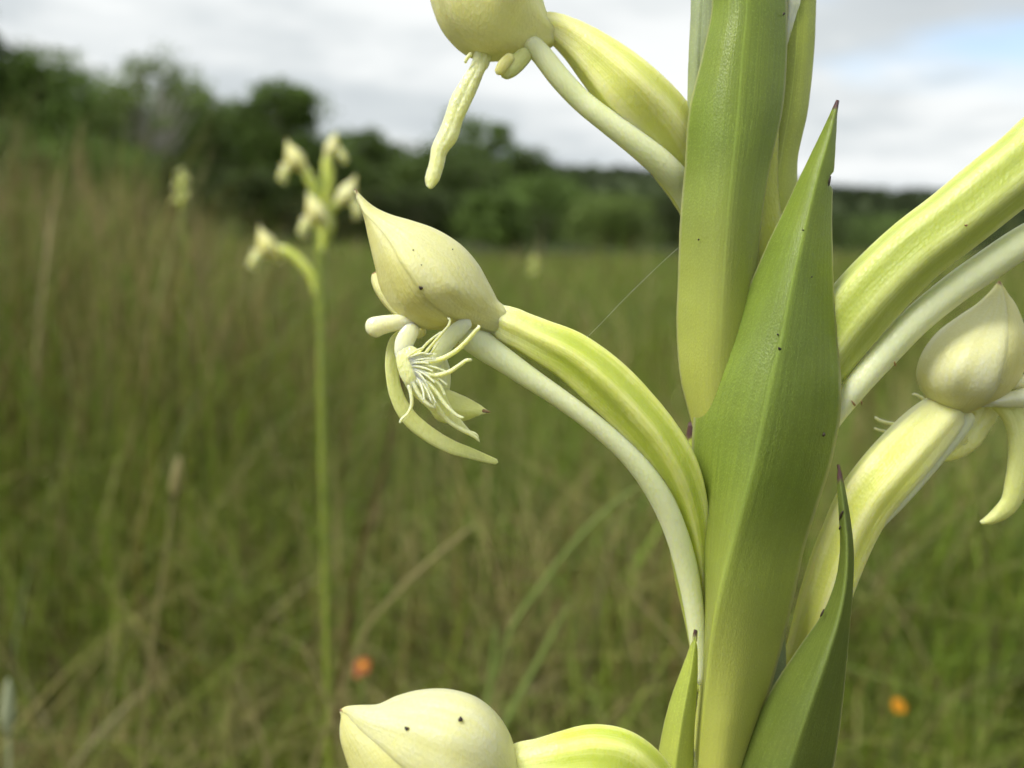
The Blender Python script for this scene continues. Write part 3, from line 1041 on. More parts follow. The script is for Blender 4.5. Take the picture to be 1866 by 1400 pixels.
behind_l = sheet('bract', [
    ((1256, 770, 10.5), (1262, 768, 10.2), (1268, 775, 10.5)),
    ((1240, 860, 10.5), (1256, 860, 9.6), (1275, 860, 10.5)),
    ((1222, 950, 10.5), (1248, 950, 9.2), (1280, 950, 10.2)),
    ((1222, 1000, 10.3), (1250, 1000, 9.0), (1285, 1000, 10.0)),
    ((1232, 1060, 10.1), (1258, 1060, 9.0), (1290, 1060, 10.0)),
    ((1247, 1125, 10.0), (1268, 1125, 9.2), (1295, 1125, 10.0)),
    ((1258, 1180, 10.0), (1274, 1180, 9.4), (1300, 1180, 10.0)),
    ((1266, 1260, 10.4), (1285, 1260, 9.8), (1305, 1260, 10.4)),
], M_BRACTY, orchid, bulge=(0.3, 0.3), wave=0.12, seed=23)
behind_r = sheet('bract', [
    ((1400, 1120, 10), (1412, 1120, 9.4), (1424, 1120, 10)),
    ((1395, 1180, 10), (1412, 1180, 9.2), (1430, 1180, 10)),
    ((1380, 1240, 10), (1405, 1240, 9.0), (1428, 1240, 10)),
    ((1360, 1300, 10), (1385, 1300, 9.0), (1412, 1300, 10)),
    ((1340, 1380, 10), (1365, 1380, 9.2), (1392, 1380, 10)),
    ((1325, 1480, 10.5), (1345, 1480, 9.8), (1370, 1480, 10.5)),
], M_BRACTP, orchid, bulge=(0.3, 0.3), wave=0.1, seed=29)

for hst, lst in ((main_bract, ((1500, 792, 5, 5), (1420, 636, 4.5, 3.5), (1417, 610, 2.5, 2), (1478, 505, 1.6, 1.6), (1463, 420, 3, 1.2), (1510, 330, 2.5, 12))),
                 (upper, ((1427, 26, 3, 4), (1274, 437, 1.6, 2.4))), (low_r, ((1534, 938, 2.4, 13), (1532, 962, 1.6, 5), (1500, 1118, 2.4, 10)))):
    for x, y, rx, ry in lst:
        speck(hst, x, y, M_DARK, orchid, rx * 0.8, ry * 0.8, 0.15 + 0.01 * (x % 60))

# --- main flower, facing left
def flower_empty(p):
    return empty('flower', p, orchid)


f1 = flower_empty(at(905, 580, D0))
MAIN_ROWS = [
    (646, 345, 647, 347, 0.0, 646, 347),
    (660, 361, 654, 366, 0.6, 651, 364),
    (682, 379, 664, 388, 1.5, 660, 384),
    (712, 393, 682, 408, 2.6, 666, 404),
    (750, 404, 698, 428, 3.9, 671, 428),
    (795, 420, 713, 452, 5.2, 678, 458),
    (838, 447, 727, 480, 6.4, 686, 492),
    (868, 480, 744, 506, 7.0, 694, 524),
    (888, 515, 760, 530, 7.0, 711, 560),
    (898, 534, 780, 552, 6.2, 742, 585),
    (906, 549, 808, 571, 4.7, 775, 599),
    (917, 558, 842, 586, 3.2, 812, 600),
    (932, 568, 876, 597, 2.0, 850, 602),
    (950, 584, 905, 606, 1.0, 890, 606),
    (962, 598, 930, 612, 0.5, 915, 610),
]
h1 = hood(MAIN_ROWS, HERE, f1, M_HOOD, M_PETAL)
tube('ovary', [(868, 588, 0.2, 34), (890, 586, 0.1, 44), (910, 587, 0.1, 60), (930, 595, 0, 68), (948, 603, 0, 69), (985, 621, 0, 77), (1040, 649, 0.2, 90), (1096, 693, 0.6, 98), (1147, 742, 1.2, 96), (1194, 796, 2.0, 92), (1231, 852, 3.0, 84), (1257, 912, 4.2, 66), (1273, 978, 5.4, 46), (1284, 1055, 6.4, 30), (1292, 1140, 7.0, 18)],
     M_OVARY, f1, n=140, m=84, ratio=0.92, ridges=6, amp=0.085, twist=2.4, phase=0.35, wob=0.006)
tube('spur', [(838, 600, -0.4, 44), (862, 617, -0.5, 52), (890, 637, -0.6, 50), (925, 661, -0.7, 44), (965, 689, -0.7, 40), (1010, 719, -0.5, 36), (1060, 755, -0.2, 35), (1105, 791, 0.3, 36), (1145, 828, 0.8, 38), (1180, 870, 1.4, 41), (1208, 915, 2.2, 43), (1231, 968, 3.2, 42), (1249, 1028, 4.4, 41), (1262, 1092, 5.4, 37), (1272, 1165, 6.2, 32), (1279, 1250, 6.8, 26)],
     M_SPUR, f1, n=120, m=32, ratio=0.9, wob=0.006)
tube('stigma_arm', [(772, 584, -1.5, 26), (745, 588, -2.2, 29), (718, 589, -2.8, 31), (695, 593, -3.0, 35), (680, 598, -3.0, 38), (667, 604, -2.9, 26)], M_WHITE, f1, n=40, m=24, ratio=0.85)
tube('stigma_arm', [(775, 600, 2.2, 18), (762, 608, 2.6, 22), (756, 616, 2.8, 18)], M_WHITE, f1, n=20, m=16)
sheet('anther', [((686, 496, -0.6), (683, 498, -0.8), (680, 500, -0.6)), ((698, 512, -1.2), (688, 515, -1.6), (679, 513, -1.0)), ((712, 535, -1.6), (698, 538, -2.2), (686, 532, -1.2)), ((730, 562, -2.0), (715, 562, -2.4), (700, 553, -1.4)), ((752, 584, -1.8), (738, 584, -2.2), (722, 576, -1.6))], M_HOOD, f1, n=30, m=13, bulge=(0.3, 0.3), wave=0.1, seed=31)
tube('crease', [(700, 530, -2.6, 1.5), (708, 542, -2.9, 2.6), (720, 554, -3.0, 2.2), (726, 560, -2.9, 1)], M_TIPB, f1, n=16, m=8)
tube('lip_claw', [(858, 584, -3.2, 20), (835, 601, -3.5, 30), (815, 621, -3.2, 33), (800, 645, -2.8, 30), (788, 670, -2.4, 22), (775, 690, -2.0, 12)], M_SPUR, f1, n=40, m=24, ratio=0.35)
tube('column_foot', [(758, 592, -2.4, 30), (745, 608, -2.9, 34), (736, 628, -3.2, 34), (735, 650, -3.3, 28), (740, 672, -3.1, 16)], M_WHITE, f1, n=50, m=28, ratio=0.55, wob=0.02)
tube('lip', [(738, 630, -3.5, 30), (746, 654, -3.8, 50), (758, 678, -3.8, 58), (775, 704, -3.5, 54), (794, 730, -3.1, 42), (814, 754, -2.6, 28), (836, 774, -2.4, 18), (856, 790, -2.3, 8)], M_FIL, f1, n=70, m=32, ratio=0.3, wob=0.05)
tube('lateral_sepal', [(742, 602, -1.2, 18), (722, 622, -1.6, 27), (714, 650, -1.8, 26), (714, 685, -1.8, 24), (723, 724, -1.8, 26), (745, 762, -1.6, 29), (782, 793, -1.2, 28), (822, 815, -0.8, 25), (858, 827, -0.4, 20), (888, 837, 0, 14), (908, 843, 0.2, 9)],
     M_SEPAL, f1, n=90, m=28, ratio=0.5, ridges=3, amp=0.10, twist=1.0, wob=0.012)
sb = sheet('lateral_sepal', [((795, 684, 1.0), (783, 692, 0.2), (772, 705, 1.0)), ((812, 708, 1.0), (795, 722, -0.2), (780, 735, 1.0)), ((832, 718, 1.0), (815, 742, -0.4), (797, 764, 1.0)), ((852, 727, 0.8), (836, 748, -0.2), (822, 769, 0.8)), ((870, 737, 0.6), (860, 750, 0.0), (850, 764, 0.6)), ((882, 744, 0.4), (876, 751, 0.2), (870, 757, 0.4)), ((890, 750, 0.2), (889, 751, 0.2), (888, 753, 0.2))], M_SEPAL, f1, n=50, m=21, bulge=(0.2, 0.3), wave=0.1, seed=37)
tube('sepal_tip', [(878, 748, 0.2, 9), (886, 750, 0.1, 6), (894, 751, 0.1, 2)], M_TIPB, f1, n=12, m=10)
sheet('lip_lobe', [((800, 655, 1.4), (806, 652, 1.2), (812, 655, 1.4)), ((795, 672, 1.4), (806, 672, 0.8), (818, 674, 1.4)), ((794, 690, 1.4), (806, 692, 0.7), (819, 695, 1.4)), ((797, 706, 1.4), (807, 710, 0.9), (816, 712, 1.4)), ((803, 718, 1.4), (807, 720, 1.3), (811, 719, 1.4))], M_SPUR, f1, n=26, m=15, bulge=(0.3, 0.3))
sheet('lip_lobe', [((822, 622, -0.2), (821, 624, -0.3), (820, 627, -0.2)), ((834, 627, 0), (833, 629, -0.2), (828, 632, 0)), ((848, 634, 0), (846, 635, 0), (843, 636, 0))], M_PETAL, f1, n=14, m=9)
FIL = [
    [(752, 668, -4.0, 8), (768, 652, -4.6, 8.5), (788, 628, -5.2, 8), (805, 608, -5.8, 7), (817, 594, -6.2, 6), (820, 584, -6.2, 5.5), (815, 579, -6.1, 5)],
    [(750, 664, -4.0, 7), (764, 642, -4.4, 7), (782, 622, -4.8, 6), (797, 610, -5.0, 5), (806, 604, -5.2, 4)],
    [(756, 672, -4.0, 8), (776, 655, -4.4, 7), (790, 638, -4.6, 6), (800, 622, -4.8, 4)],
    [(752, 664, -4.2, 12), (778, 659, -4.9, 14), (805, 654, -5.5, 13), (832, 639, -6.1, 12), (852, 620, -6.5, 11), (866, 604, -6.8, 10), (873, 596, -6.8, 9), (870, 592, -6.7, 7)],
    [(754, 676, -4.2, 12), (772, 680, -4.8, 12), (795, 684, -5.4, 12), (818, 678, -6.0, 11), (838, 665, -6.4, 10), (850, 657, -6.6, 9), (861, 656, -6.6, 7)],
    [(744, 700, -3.9, 11), (749, 718, -4.2, 10), (750, 738, -4.4, 9), (743, 754, -4.6, 8), (733, 763, -4.7, 7), (728, 772, -4.8, 6)],
    [(760, 682, -4.2, 12), (780, 698, -4.8, 12), (796, 716, -5.2, 11), (812, 738, -5.5, 10), (828, 754, -5.7, 9), (840, 761, -5.7, 8), (846, 761, -5.7, 7)],
    [(752, 694, -4.0, 12), (762, 716, -4.3, 11), (774, 732, -4.5, 10), (788, 742, -4.6, 8), (794, 744, -4.6, 7), (791, 735, -4.7, 5)],
    [(757, 690, -4.0, 12), (775, 712, -4.2, 12), (795, 738, -4.2, 11), (815, 766, -4.0, 10), (840, 783, -3.8, 10), (860, 793, -3.6, 9), (870, 800, -3.5, 7), (874, 806, -3.5, 5)],
    [(776, 716, -3.7, 10), (800, 750, -3.6, 10), (826, 774, -3.5, 10), (850, 786, -3.4, 9), (866, 791, -3.3, 7), (873, 798, -3.2, 4)],
    [(766, 686, -4.4, 10), (784, 690, -4.9, 9), (800, 700, -5.1, 8), (812, 722, -5.2, 7)],
    [(750, 676, -4.0, 9), (762, 662, -4.6, 8), (774, 654, -4.8, 7), (788, 650, -4.9, 5)],
]
for i in range(16):
    u_ = i / 15
    x0_, y0_ = 742 + 18 * u_, 652 + 34 * u_
    an = -0.75 + 1.75 * u_ + random.uniform(-0.12, 0.12)
    ln = random.uniform(30, 74)
    FIL.append([(x0_ + q * ln * math.cos(an + 0.25 * q), y0_ + q * ln * math.sin(an + 0.25 * q), -4.4 - 1.2 * q * u_ - 0.8 * q, 6.5 * (1 - 0.55 * q)) for q in (0, 0.33, 0.66, 1.0)])
for i, fp in enumerate(FIL):
    q_ = 0.74 if i < 12 else 1.0
    tube('filament', [(a, b, c, e * q_) for a, b, c, e in fp], M_FIL, f1, n=40, m=10, wob=0.07)
for x, y, rx, ry in ((767, 525, 4.2, 3.4), (753, 457, 1.3, 1.1), (768, 484, 1.0, 1.0), (824, 456, 1.1, 0.9)):
    speck(h1, x, y, M_DARK, f1, rx, ry, 0.5)

# --- upper flower (its hood leaves the top of the picture)
f2 = flower_empty(at(985, 60, D0 + 0.008))
UP = Place(d=D0 + 0.008)
tube('hood', [(1018, 62, 0, 30), (998, 62, 0, 56), (974, 56, 0, 96), (944, 42, 0, 148), (908, 16, -0.5, 200), (884, -28, -0.5, 206), (858, -88, 0, 172), (828, -146, 0, 96), (800, -200, 0, 16)], M_HOODT, f2, UP, n=90, m=48, ratio=0.95, ridges=5, amp=0.065, twist=1.1, phase=0.9, wob=0.004)
tube('ovary', [(975, 52, 0, 52), (1005, 50, 0, 50), (1045, 72, 0, 66), (1095, 115, -0.5, 92), (1145, 165, -1, 112), (1195, 220, 0.5, 120), (1235, 278, 2.5, 116), (1270, 350, 4, 90), (1300, 440, 4, 56), (1330, 560, 3, 30)], M_OVARYY, f2, UP, n=110, m=64, ratio=0.85, ridges=6, amp=0.06, twist=1.2)
tube('spur', [(958, 72, -1.5, 34), (985, 98, -1.6, 38), (1020, 142, -1.6, 40), (1060, 184, -1.6, 40), (1105, 220, -1.8, 42), (1160, 262, -1.6, 46), (1210, 304, -0.6, 50), (1245, 345, 1.2, 48), (1275, 410, 2.2, 38), (1300, 500, 2, 28)], M_SPUR, f2, UP, n=90, m=28)
sheet('lip_lobe', [((872, 78, -1), (886, 78, -1.4), (900, 82, -1)), ((862, 112, -1), (876, 114, -1.5), (890, 118, -1)), ((854, 128, -1), (867, 131, -1.6), (880, 134, -1)), ((838, 152, -1), (852, 158, -1.6), (868, 164, -1)), ((822, 180, -1), (838, 188, -1.6), (853, 196, -1)), ((814, 205, -1), (828, 214, -1.6), (842, 220, -1)), ((802, 238, -1), (816, 246, -1.6), (832, 254, -1)), ((788, 268, -1), (800, 274, -1.6), (814, 278, -1)), ((784, 295, -1), (796, 298, -1.6), (808, 300, -1)), ((777, 322, -1), (788, 326, -1.5), (800, 326, -1)), ((778, 336, -1), (784, 340, -1.3), (791, 339, -1)), ((783, 342, -1), (785, 343, -1.1), (787, 342, -1))], M_FIL, f2, UP, n=80, m=17, bulge=(0.3, 0.3), wave=0.22, seed=41, th=0.0003)
tube('lateral_sepal', [(965, 92, -2, 26), (945, 112, -2.4, 32), (928, 128, -2.6, 30), (914, 141, -2.6, 16)], M_SEPAL, f2, UP, n=30, m=16, ratio=0.5)
tube('lateral_sepal', [(935, 100, -3, 18), (918, 118, -3.2, 22), (905, 136, -3.2, 14)], M_PETAL, f2, UP, n=24, m=14, ratio=0.5)
tube('filament', [(860, 96, -2, 7), (850, 108, -2, 7), (848, 116, -2, 5)], M_FIL, f2, UP, n=14, m=8)

# --- lower flower (its lower half leaves the bottom of the picture)
f3 = flower_empty(at(935, 1370, D0 - 0.007))
LO = Place(d=D0 - 0.007)
h3 = hood([
    (620, 1295, 622, 1297, 0.0, 620, 1297),
    (634, 1289, 634, 1303, 0.6, 622, 1308),
    (656, 1287, 646, 1318, 1.5, 620, 1328),
    (690, 1285, 668, 1342, 2.8, 622, 1352),
    (724, 1270, 694, 1366, 4.2, 632, 1385),
    (768, 1259, 722, 1394, 5.6, 646, 1425),
    (818, 1258, 752, 1420, 6.6, 668, 1462),
    (866, 1272, 786, 1440, 7.2, 700, 1492),
    (902, 1300, 820, 1452, 7.0, 744, 1506),
    (926, 1336, 856, 1452, 6.0, 795, 1500),
    (938, 1372, 885, 1446, 4.6, 845, 1478),
    (946, 1398, 910, 1438, 3.2, 890, 1452),
], LO, f3, M_HOODW, M_PETAL)
tube('ovary', [(915, 1420, 1.0, 60), (945, 1400, 0.5, 80), (985, 1392, 0.2, 84), (1030, 1386, 0, 98), (1080, 1382, 0.6, 112), (1128, 1392, 1.8, 116), (1170, 1424, 3.6, 112), (1205, 1475, 6, 98), (1235, 1540, 9, 74), (1262, 1620, 13, 44), (1285, 1700, 16, 24)], M_OVARY, f3, LO, n=110, m=64, ratio=0.9, ridges=6, amp=0.05, twist=1.2)
tube('spur', [(880, 1462, 0, 50), (925, 1480, -0.5, 58), (985, 1490, -0.5, 55), (1050, 1500, 0, 52), (1120, 1530, 2, 50), (1180, 1590, 6, 46), (1225, 1680, 11, 38)], M_SPUR, f3, LO, n=60, m=24)
tube('stigma_arm', [(770, 1495, -1.5, 28), (735, 1508, -2, 30), (705, 1520, -2.4, 36), (688, 1530, -2.4, 24)], M_WHITE, f3, LO, n=24, m=16)
tube('lateral_sepal', [(765, 1505, -1, 22), (745, 1545, -1.5, 28), (755, 1600, -1.5, 28), (800, 1650, -1, 26), (870, 1680, 0, 14)], M_SEPAL, f3, LO, n=40, m=16, ratio=0.5)
for x, y, rx, ry in ((742, 1328, 5, 3.5), (839, 1312, 4.5, 5)):
    speck(h3, x, y, M_DARK, f3, rx, ry, 0.2)

# --- right flower
f4 = flower_empty(at(1735, 745, D0 + 0.010))
RT = Place(d=D0 + 0.010)
hood([
    (1821, 513, 1823, 516, 0.0, 1824, 516),
    (1806, 532, 1828, 536, 1.2, 1836, 536),
    (1780, 556, 1834, 560, 2.8, 1850, 556),
    (1746, 579, 1838, 588, 4.6, 1862, 584),
    (1710, 606, 1839, 618, 6.4, 1870, 615),
    (1684, 640, 1836, 650, 7.6, 1871, 648),
    (1672, 674, 1828, 682, 7.8, 1864, 678),
    (1676, 702, 1814, 712, 7.0, 1848, 704),
    (1690, 724, 1794, 733, 5.4, 1822, 726),
    (1706, 738, 1772, 745, 3.6, 1792, 740),
    (1722, 748, 1755, 752, 2.2, 1766, 752),
], RT, f4, M_HOODW, M_PETAL)
tube('ovary', [(1748, 734, -0.5, 52), (1724, 750, -0.8, 76), (1690, 782, -1.2, 92), (1651, 824, -2, 99), (1612, 868, -3, 100), (1574, 918, -2.6, 97), (1546, 974, -2.0, 92), (1521, 1035, -1.4, 90), (1498, 1102, -0.6, 86), (1475, 1172, 0.6, 76), (1444, 1260, 1.6, 60), (1410, 1350, 2.0, 36), (1370, 1450, 1.6, 20)], M_OVARYY, f4, RT, n=120, m=64, ratio=0.85, ridges=6, amp=0.05, twist=1.4, phase=0.2)
tube('spur', [(1768, 750, 0, 34), (1742, 778, -0.6, 44), (1706, 820, -1.2, 46), (1668, 868, -1.8, 42), (1630, 916, -2.4, 34), (1602, 951, -2.8, 25), (1578, 990, -2.8, 18), (1540, 1070, -1.5, 16)], M_SPUR, f4, RT, n=70, m=24, ratio=0.8)
sheet('lateral_sepal', [((1770, 742, 2), (1795, 738, 1.4), (1822, 744, 2)), ((1764, 760, 2), (1786, 762, 1.2), (1815, 762, 2)), ((1752, 780, 2), (1772, 784, 1.0), (1800, 786, 2)), ((1734, 800, 2), (1756, 808, 1.0), (1782, 812, 2)), ((1720, 816, 2), (1738, 824, 1.2), (1758, 829, 2)), ((1710, 828, 2), (1720, 833, 1.6), (1734, 838, 2)), ((1706, 836, 2), (1708, 838, 2), (1712, 839, 2))], M_FIL, f4, RT, n=50, m=17, bulge=(0.6, 0.6), wave=0.15, seed=43)
sheet('lateral_sepal', [((1806, 738, -0.5), (1832, 736, -1.2), (1866, 742, -0.5)), ((1828, 765, -0.5), (1850, 766, -1.2), (1878, 770, -0.5)), ((1838, 795, -0.5), (1858, 800, -1.3), (1884, 805, -0.5)), ((1838, 840, -0.5), (1856, 845, -1.3), (1878, 850, -0.5)), ((1832, 880, -0.5), (1850, 888, -1.3), (1868, 895, -0.5)), ((1826, 908, -0.5), (1840, 918, -1.2), (1854, 925, -0.5)), ((1810, 930, -0.5), (1822, 938, -1), (1832, 944, -0.5)), ((1795, 945, -0.5), (1802, 950, -0.8), (1808, 953, -0.5)), ((1786, 952, -0.5), (1787, 953, -0.6), (1788, 954, -0.5))], M_SEPAL, f4, RT, n=70, m=17, bulge=(0.4, 0.4), wave=0.18, seed=47)
sheet('lip_lobe', [((1772, 738, -2.2), (1773, 739, -2.3), (1774, 740, -2.2)), ((1806, 726, -2.2), (1808, 733, -2.8), (1810, 740, -2.2)), ((1840, 716, -2.0), (1842, 728, -2.8), (1844, 741, -2.0)), ((1885, 702, -2.0), (1887, 720, -2.8), (1890, 740, -2.0)), ((1920, 700, -2.0), (1922, 712, -2.6), (1924, 726, -2.0))], M_WHITE, f4, RT, n=40, m=13, bulge=(0.2, 0.2))
tube('stigma_arm', [(1836, 702, -1.0, 20), (1862, 697, -1.4, 26), (1890, 692, -1.6, 30), (1910, 690, -1.6, 22)], M_WHITE, f4, RT, n=24, m=14)
for fp in ([(1690, 735, 4, 6), (1680, 726, 4, 6), (1670, 720, 4, 5), (1662, 718, 4, 4)], [(1640, 775, 4, 6), (1615, 770, 4, 6), (1602, 766, 4, 6), (1593, 759, 4, 4)], [(1620, 788, 4, 5), (1602, 784, 4, 5), (1592, 780, 4, 4)]):
    tube('filament', fp, M_WHITE, f4, RT, n=18, m=8)
me = gridmesh('water_droplet', at(1755, 803, D0 + 0.0105)[None, None] + 0.0006 * np.array([[[math.sin(a) * math.cos(b), -0.6 * math.sin(a) * math.sin(b), math.cos(a)] for b in np.linspace(0, 2 * math.pi, 14, endpoint=False)] for a in np.linspace(0.05, math.pi - 0.05, 10)]), True)
link('water_droplet', me, M_DROP, f4)

# --- the flower beyond the right edge: only its ovary and spur reach into the picture
f5 = flower_empty(at(1866, 380, D0 + 0.004))
R5 = Place(d=D0 + 0.003)
ov5 = tube('ovary', [(2060, 150, -3, 60), (1990, 190, -2.5, 84), (1930, 234, -2, 108), (1866, 298, -1.5, 118), (1800, 352, -1, 118), (1735, 405, -0.5, 116), (1670, 455, 0, 116), (1610, 512, 1, 118), (1560, 568, 2, 118), (1520, 625, 3.2, 106), (1480, 700, 4.5, 80), (1440, 800, 5.5, 46), (1400, 920, 6, 22)], M_OVARYB, f5, R5, n=120, m=64, ratio=0.85, ridges=6, amp=0.06, twist=0.8, phase=0.1)
sp5 = tube('spur', [(2060, 330, -1, 50), (1960, 388, -0.5, 54), (1866, 440, 0, 58), (1800, 484, 0.4, 58), (1735, 530, 0.8, 56), (1670, 584, 1.2, 54), (1610, 648, 1.8, 50), (1560, 706, 2.4, 44), (1520, 758, 3.2, 38), (1485, 815, 4, 30)], M_SPUR, f5, R5, n=90, m=28)
for x, y, rx, ry, rot in ((1555, 735, 2, 8, -0.75), (1569, 733, 2, 6, -0.75), (1630, 663, 2, 7, -0.75)):
    speck(sp5, x, y, M_TIPB, f5, rx, ry, rot)
speck(ov5, 1760, 411, M_TIPB, f5, 3, 2, 0)
hood([(a * -1 + 2640, b - 190, c * -1 + 2640, d - 190, e, f * -1 + 2640, g - 190) for a, b, c, d, e, f, g in MAIN_ROWS[:-1]], Place(d=D0 + 0.001, ox=320, oy=-230), f5, M_HOOD, M_PETAL)

# leaves sheathing the stem near the ground
for k, (ax, zb, ln, bend) in enumerate(((0.6, 0.05, 0.20, 0.5), (2.7, 0.10, 0.18, 0.6), (4.4, 0.16, 0.15, 0.5), (1.6, 0.21, 0.12, 0.35))):
    G = np.zeros((24, 11, 3))
    for i in range(24):
        t = i / 23
        rr_ = 0.004 + ln * bend * t**1.3
        zc = zb + ln * (t - 0.35 * t * t)
        wd = 0.012 * (1 - t)**0.7 * (0.5 + t * 1.6) + 0.0005
        for j in range(11):
            s = (j / 10 - 0.5) * 2
            dx, dy = math.cos(ax), math.sin(ax)
            G[i, j] = (base_xy[0] + dx * rr_ - dy * s * wd + dx * 0.004 * s * s, base_xy[1] + 0.004 + dy * rr_ + dx * s * wd + dy * 0.004 * s * s, zc + 0.004 * s * s)
    solid(link('leaf', gridmesh('leaf', G, False, np.linspace(0, 1, 24)[:, None], np.linspace(0, 1, 11)[None]), M_BRACTD, orchid), 0.0004)

# spider thread from the bract to the ovary
thr = tube('spider_thread', [(1240, 448, 6, 0.5), (1190, 494, 4, 0.45), (1135, 548, 2.5, 0.45), (1078, 607, 0.6, 0.45), (1048, 632, 0.2, 0.45)], M_SPUR, None, n=30, m=6)
tag(thr, 'fine spider thread stretched between the tall bract and the main ovary', 'spider thread')


# ------------------------------------------------------------------ orchids further off
def far_flower(root, px, py, d, size, rot, flip, ov, mats=(M_HOOD, M_PETAL)):
    """hooded flower around pixel (px, py); size: length of the hood in pixels; ov: ovary path rows x, y, width"""
    k = size / 335.0
    mm = k * d / D0
    Pl = Place(d=d, ox=px - 790, oy=py - 480, k=k, rot=rot, flip=flip, cx=790, cy=480, mm=mm)
    f = empty('flower', at(px, py, d), root)
    hood(MAIN_ROWS, Pl, f, *mats, th=0.0004, n=24, m=17)
    tube('lateral_sepal', [(742, 602, -1.2, 18), (712, 640, -1.8, 40), (700, 680, -1.8, 44), (690, 715, -1.2, 34), (680, 740, -0.4, 12)], M_SEPAL, f, Pl, n=20, m=10, ratio=0.5)
    tube('lip', [(755, 596, -2.4, 50), (725, 640, -3.2, 76), (715, 680, -2.8, 84), (735, 725, -1.6, 70), (770, 750, -1.6, 16)], M_FIL, f, Pl, n=20, m=12, ratio=0.6)
    tube('stigma_arm', [(772, 584, -1.5, 30), (718, 589, -2.8, 40), (667, 604, -2.9, 36)], M_WHITE, f, Pl, n=12, m=10)
    tube('ovary', [(a, b, c, e) for a, b, c, e in ov], M_OVARY, f, Place(d=d), n=30, m=16, ridges=6, amp=0.05)
    return f


M_FARSTEM = mat_plain('far_stem_green', (0.17, 0.22, 0.03), (0.24, 0.29, 0.04), 0.002)


def far_stem(root, rows, d, mat=M_FARSTEM):
    return tube('stem', rows, mat, root, Place(d=d), n=60, m=16, ridges=5, amp=0.04, round_ends=True)


d2 = 0.50
g = at(612, 1900, d2); g[2] = 0
o2 = empty('orchid_plant', g)
tag(o2, 'blurred pale yellow orchid spike standing in the grass behind the main flower', 'orchid')
x0, y0, z0 = to_ground(g + np.array([0, 0, -0.01]))
far_stem(o2, [(603, 268, 0, 8), (594, 310, 0, 15), (586, 350, 0, 17), (584, 430, 0, 20), (585, 560, 0, 19), (588, 800, 0, 15), (593, 1050, 0, 13), (598, 1300, 0, 12), (x0, y0, z0 - (d2 - D0) * 1000, 15)], d2)
far_flower(o2, 541, 286, d2, 66, 0.30, 1, [(552, 300, 0, 12), (562, 322, 0, 18), (574, 345, 0, 18), (584, 380, 0, 10)])
far_flower(o2, 602, 266, d2, 50, -0.5, -1, [(601, 268, 0, 12), (597, 300, 0, 18), (590, 340, 0, 14), (586, 370, 0, 8)], (M_HOODW, M_PETAL))
far_flower(o2, 628, 350, d2, 66, -0.25, -1, [(618, 362, 0, 14), (606, 378, 0, 20), (592, 398, 0, 16), (586, 430, 0, 8)], (M_HOODW, M_PETAL))
far_flower(o2, 580, 382, d2 - 0.012, 70, 0.3, 1, [(586, 388, 0, 14), (594, 400, 0, 18), (590, 425, 0, 14), (586, 460, 0, 8)], (M_HOODW, M_PETAL))
far_flower(o2, 490, 444, d2, 68, 0.35, 1, [(497, 452, 0, 12), (520, 458, 0, 17), (545, 476, 0, 18), (566, 502, 0, 16), (580, 545, 0, 8)])
for rws, mt in (([((600, 395, -1), (604, 393, -3), (610, 395, -1)), ((592, 410, -1), (600, 412, -3), (612, 412, -1)), ((585, 430, -1), (592, 432, -2), (604, 434, -1)), ((582, 445, -1), (584, 446, -1), (588, 446, -1))], M_BRACTY),
                ([((562, 320, -2), (564, 319, -3), (568, 320, -2)), ((566, 350, -2), (574, 350, -5), (584, 350, -2)), ((570, 390, -2), (580, 390, -6), (592, 390, -2)), ((574, 430, 1), (584, 430, -4), (594, 430, 1))], M_BRACTY),
                ([((604, 300, -1), (606, 300, -2), (609, 301, -1)), ((594, 330, -1), (602, 330, -4), (608, 331, -1)), ((585, 365, -1), (594, 365, -5), (602, 366, -1)), ((580, 400, 1), (588, 400, -4), (594, 400, 1))], M_BRACTY)):
    sheet('bract', rws, mt, o2, Place(d=d2, mm=1.0), n=24, m=11, th=0.0005)

for px, py, d, sz, lab in ((330, 338, 1.15, 28, 'small faint orchid spike in front of the dark wood, beside the tall grass'), (972, 482, 2.0, 16, 'tiny pale orchid spot at the far meadow edge above the main ovary')):
    gp = at(px, py + 500, d); gp[2] = float(height(gp[0], gp[1])) - 0.01
    o3 = empty('orchid_plant', gp)
    tag(o3, lab, 'orchid')
    xb, yb, zb = to_ground(gp)
    s = sz / 34
    far_stem(o3, [(px, py - 20 * s, 0, 5 * s), (px, py + 40 * s, 0, 4 * s), (px + 2, py + 150 * s, 0, 4 * s), (xb, yb, zb - (d - D0) * 1000, 3 * s)], d)
    for dx, dy, rt, fl in ((-9, -6, 0.3, 1), (9, -18, -0.3, -1), (10, 14, 0.2, -1), (-10, 26, 0.5, 1), (2, -30, 1.0, 1)):
        far_flower(o3, px + dx * s, py + dy * s, d, sz * 0.55, rt, fl, [(px + dx * s * 0.6, py + dy * s + 3 * s, 0, 5 * s), (px + dx * 0.3 * s, py + (dy + 12) * s, 0, 6 * s), (px, py + (dy + 26) * s, 0, 4 * s)], (M_SEPAL, M_SEPAL))


# ------------------------------------------------------------------ small meadow flowers and lone stalks
def mat_simple(name, c, tr=0.3):
    M = Mat(name); col = M.mix(M.noise(90, 3), tuple(x * 0.75 for x in c), c)
    M.color(col); M.gloss(0.5, 0.3); M.translucent(col, tr)
    return M.m


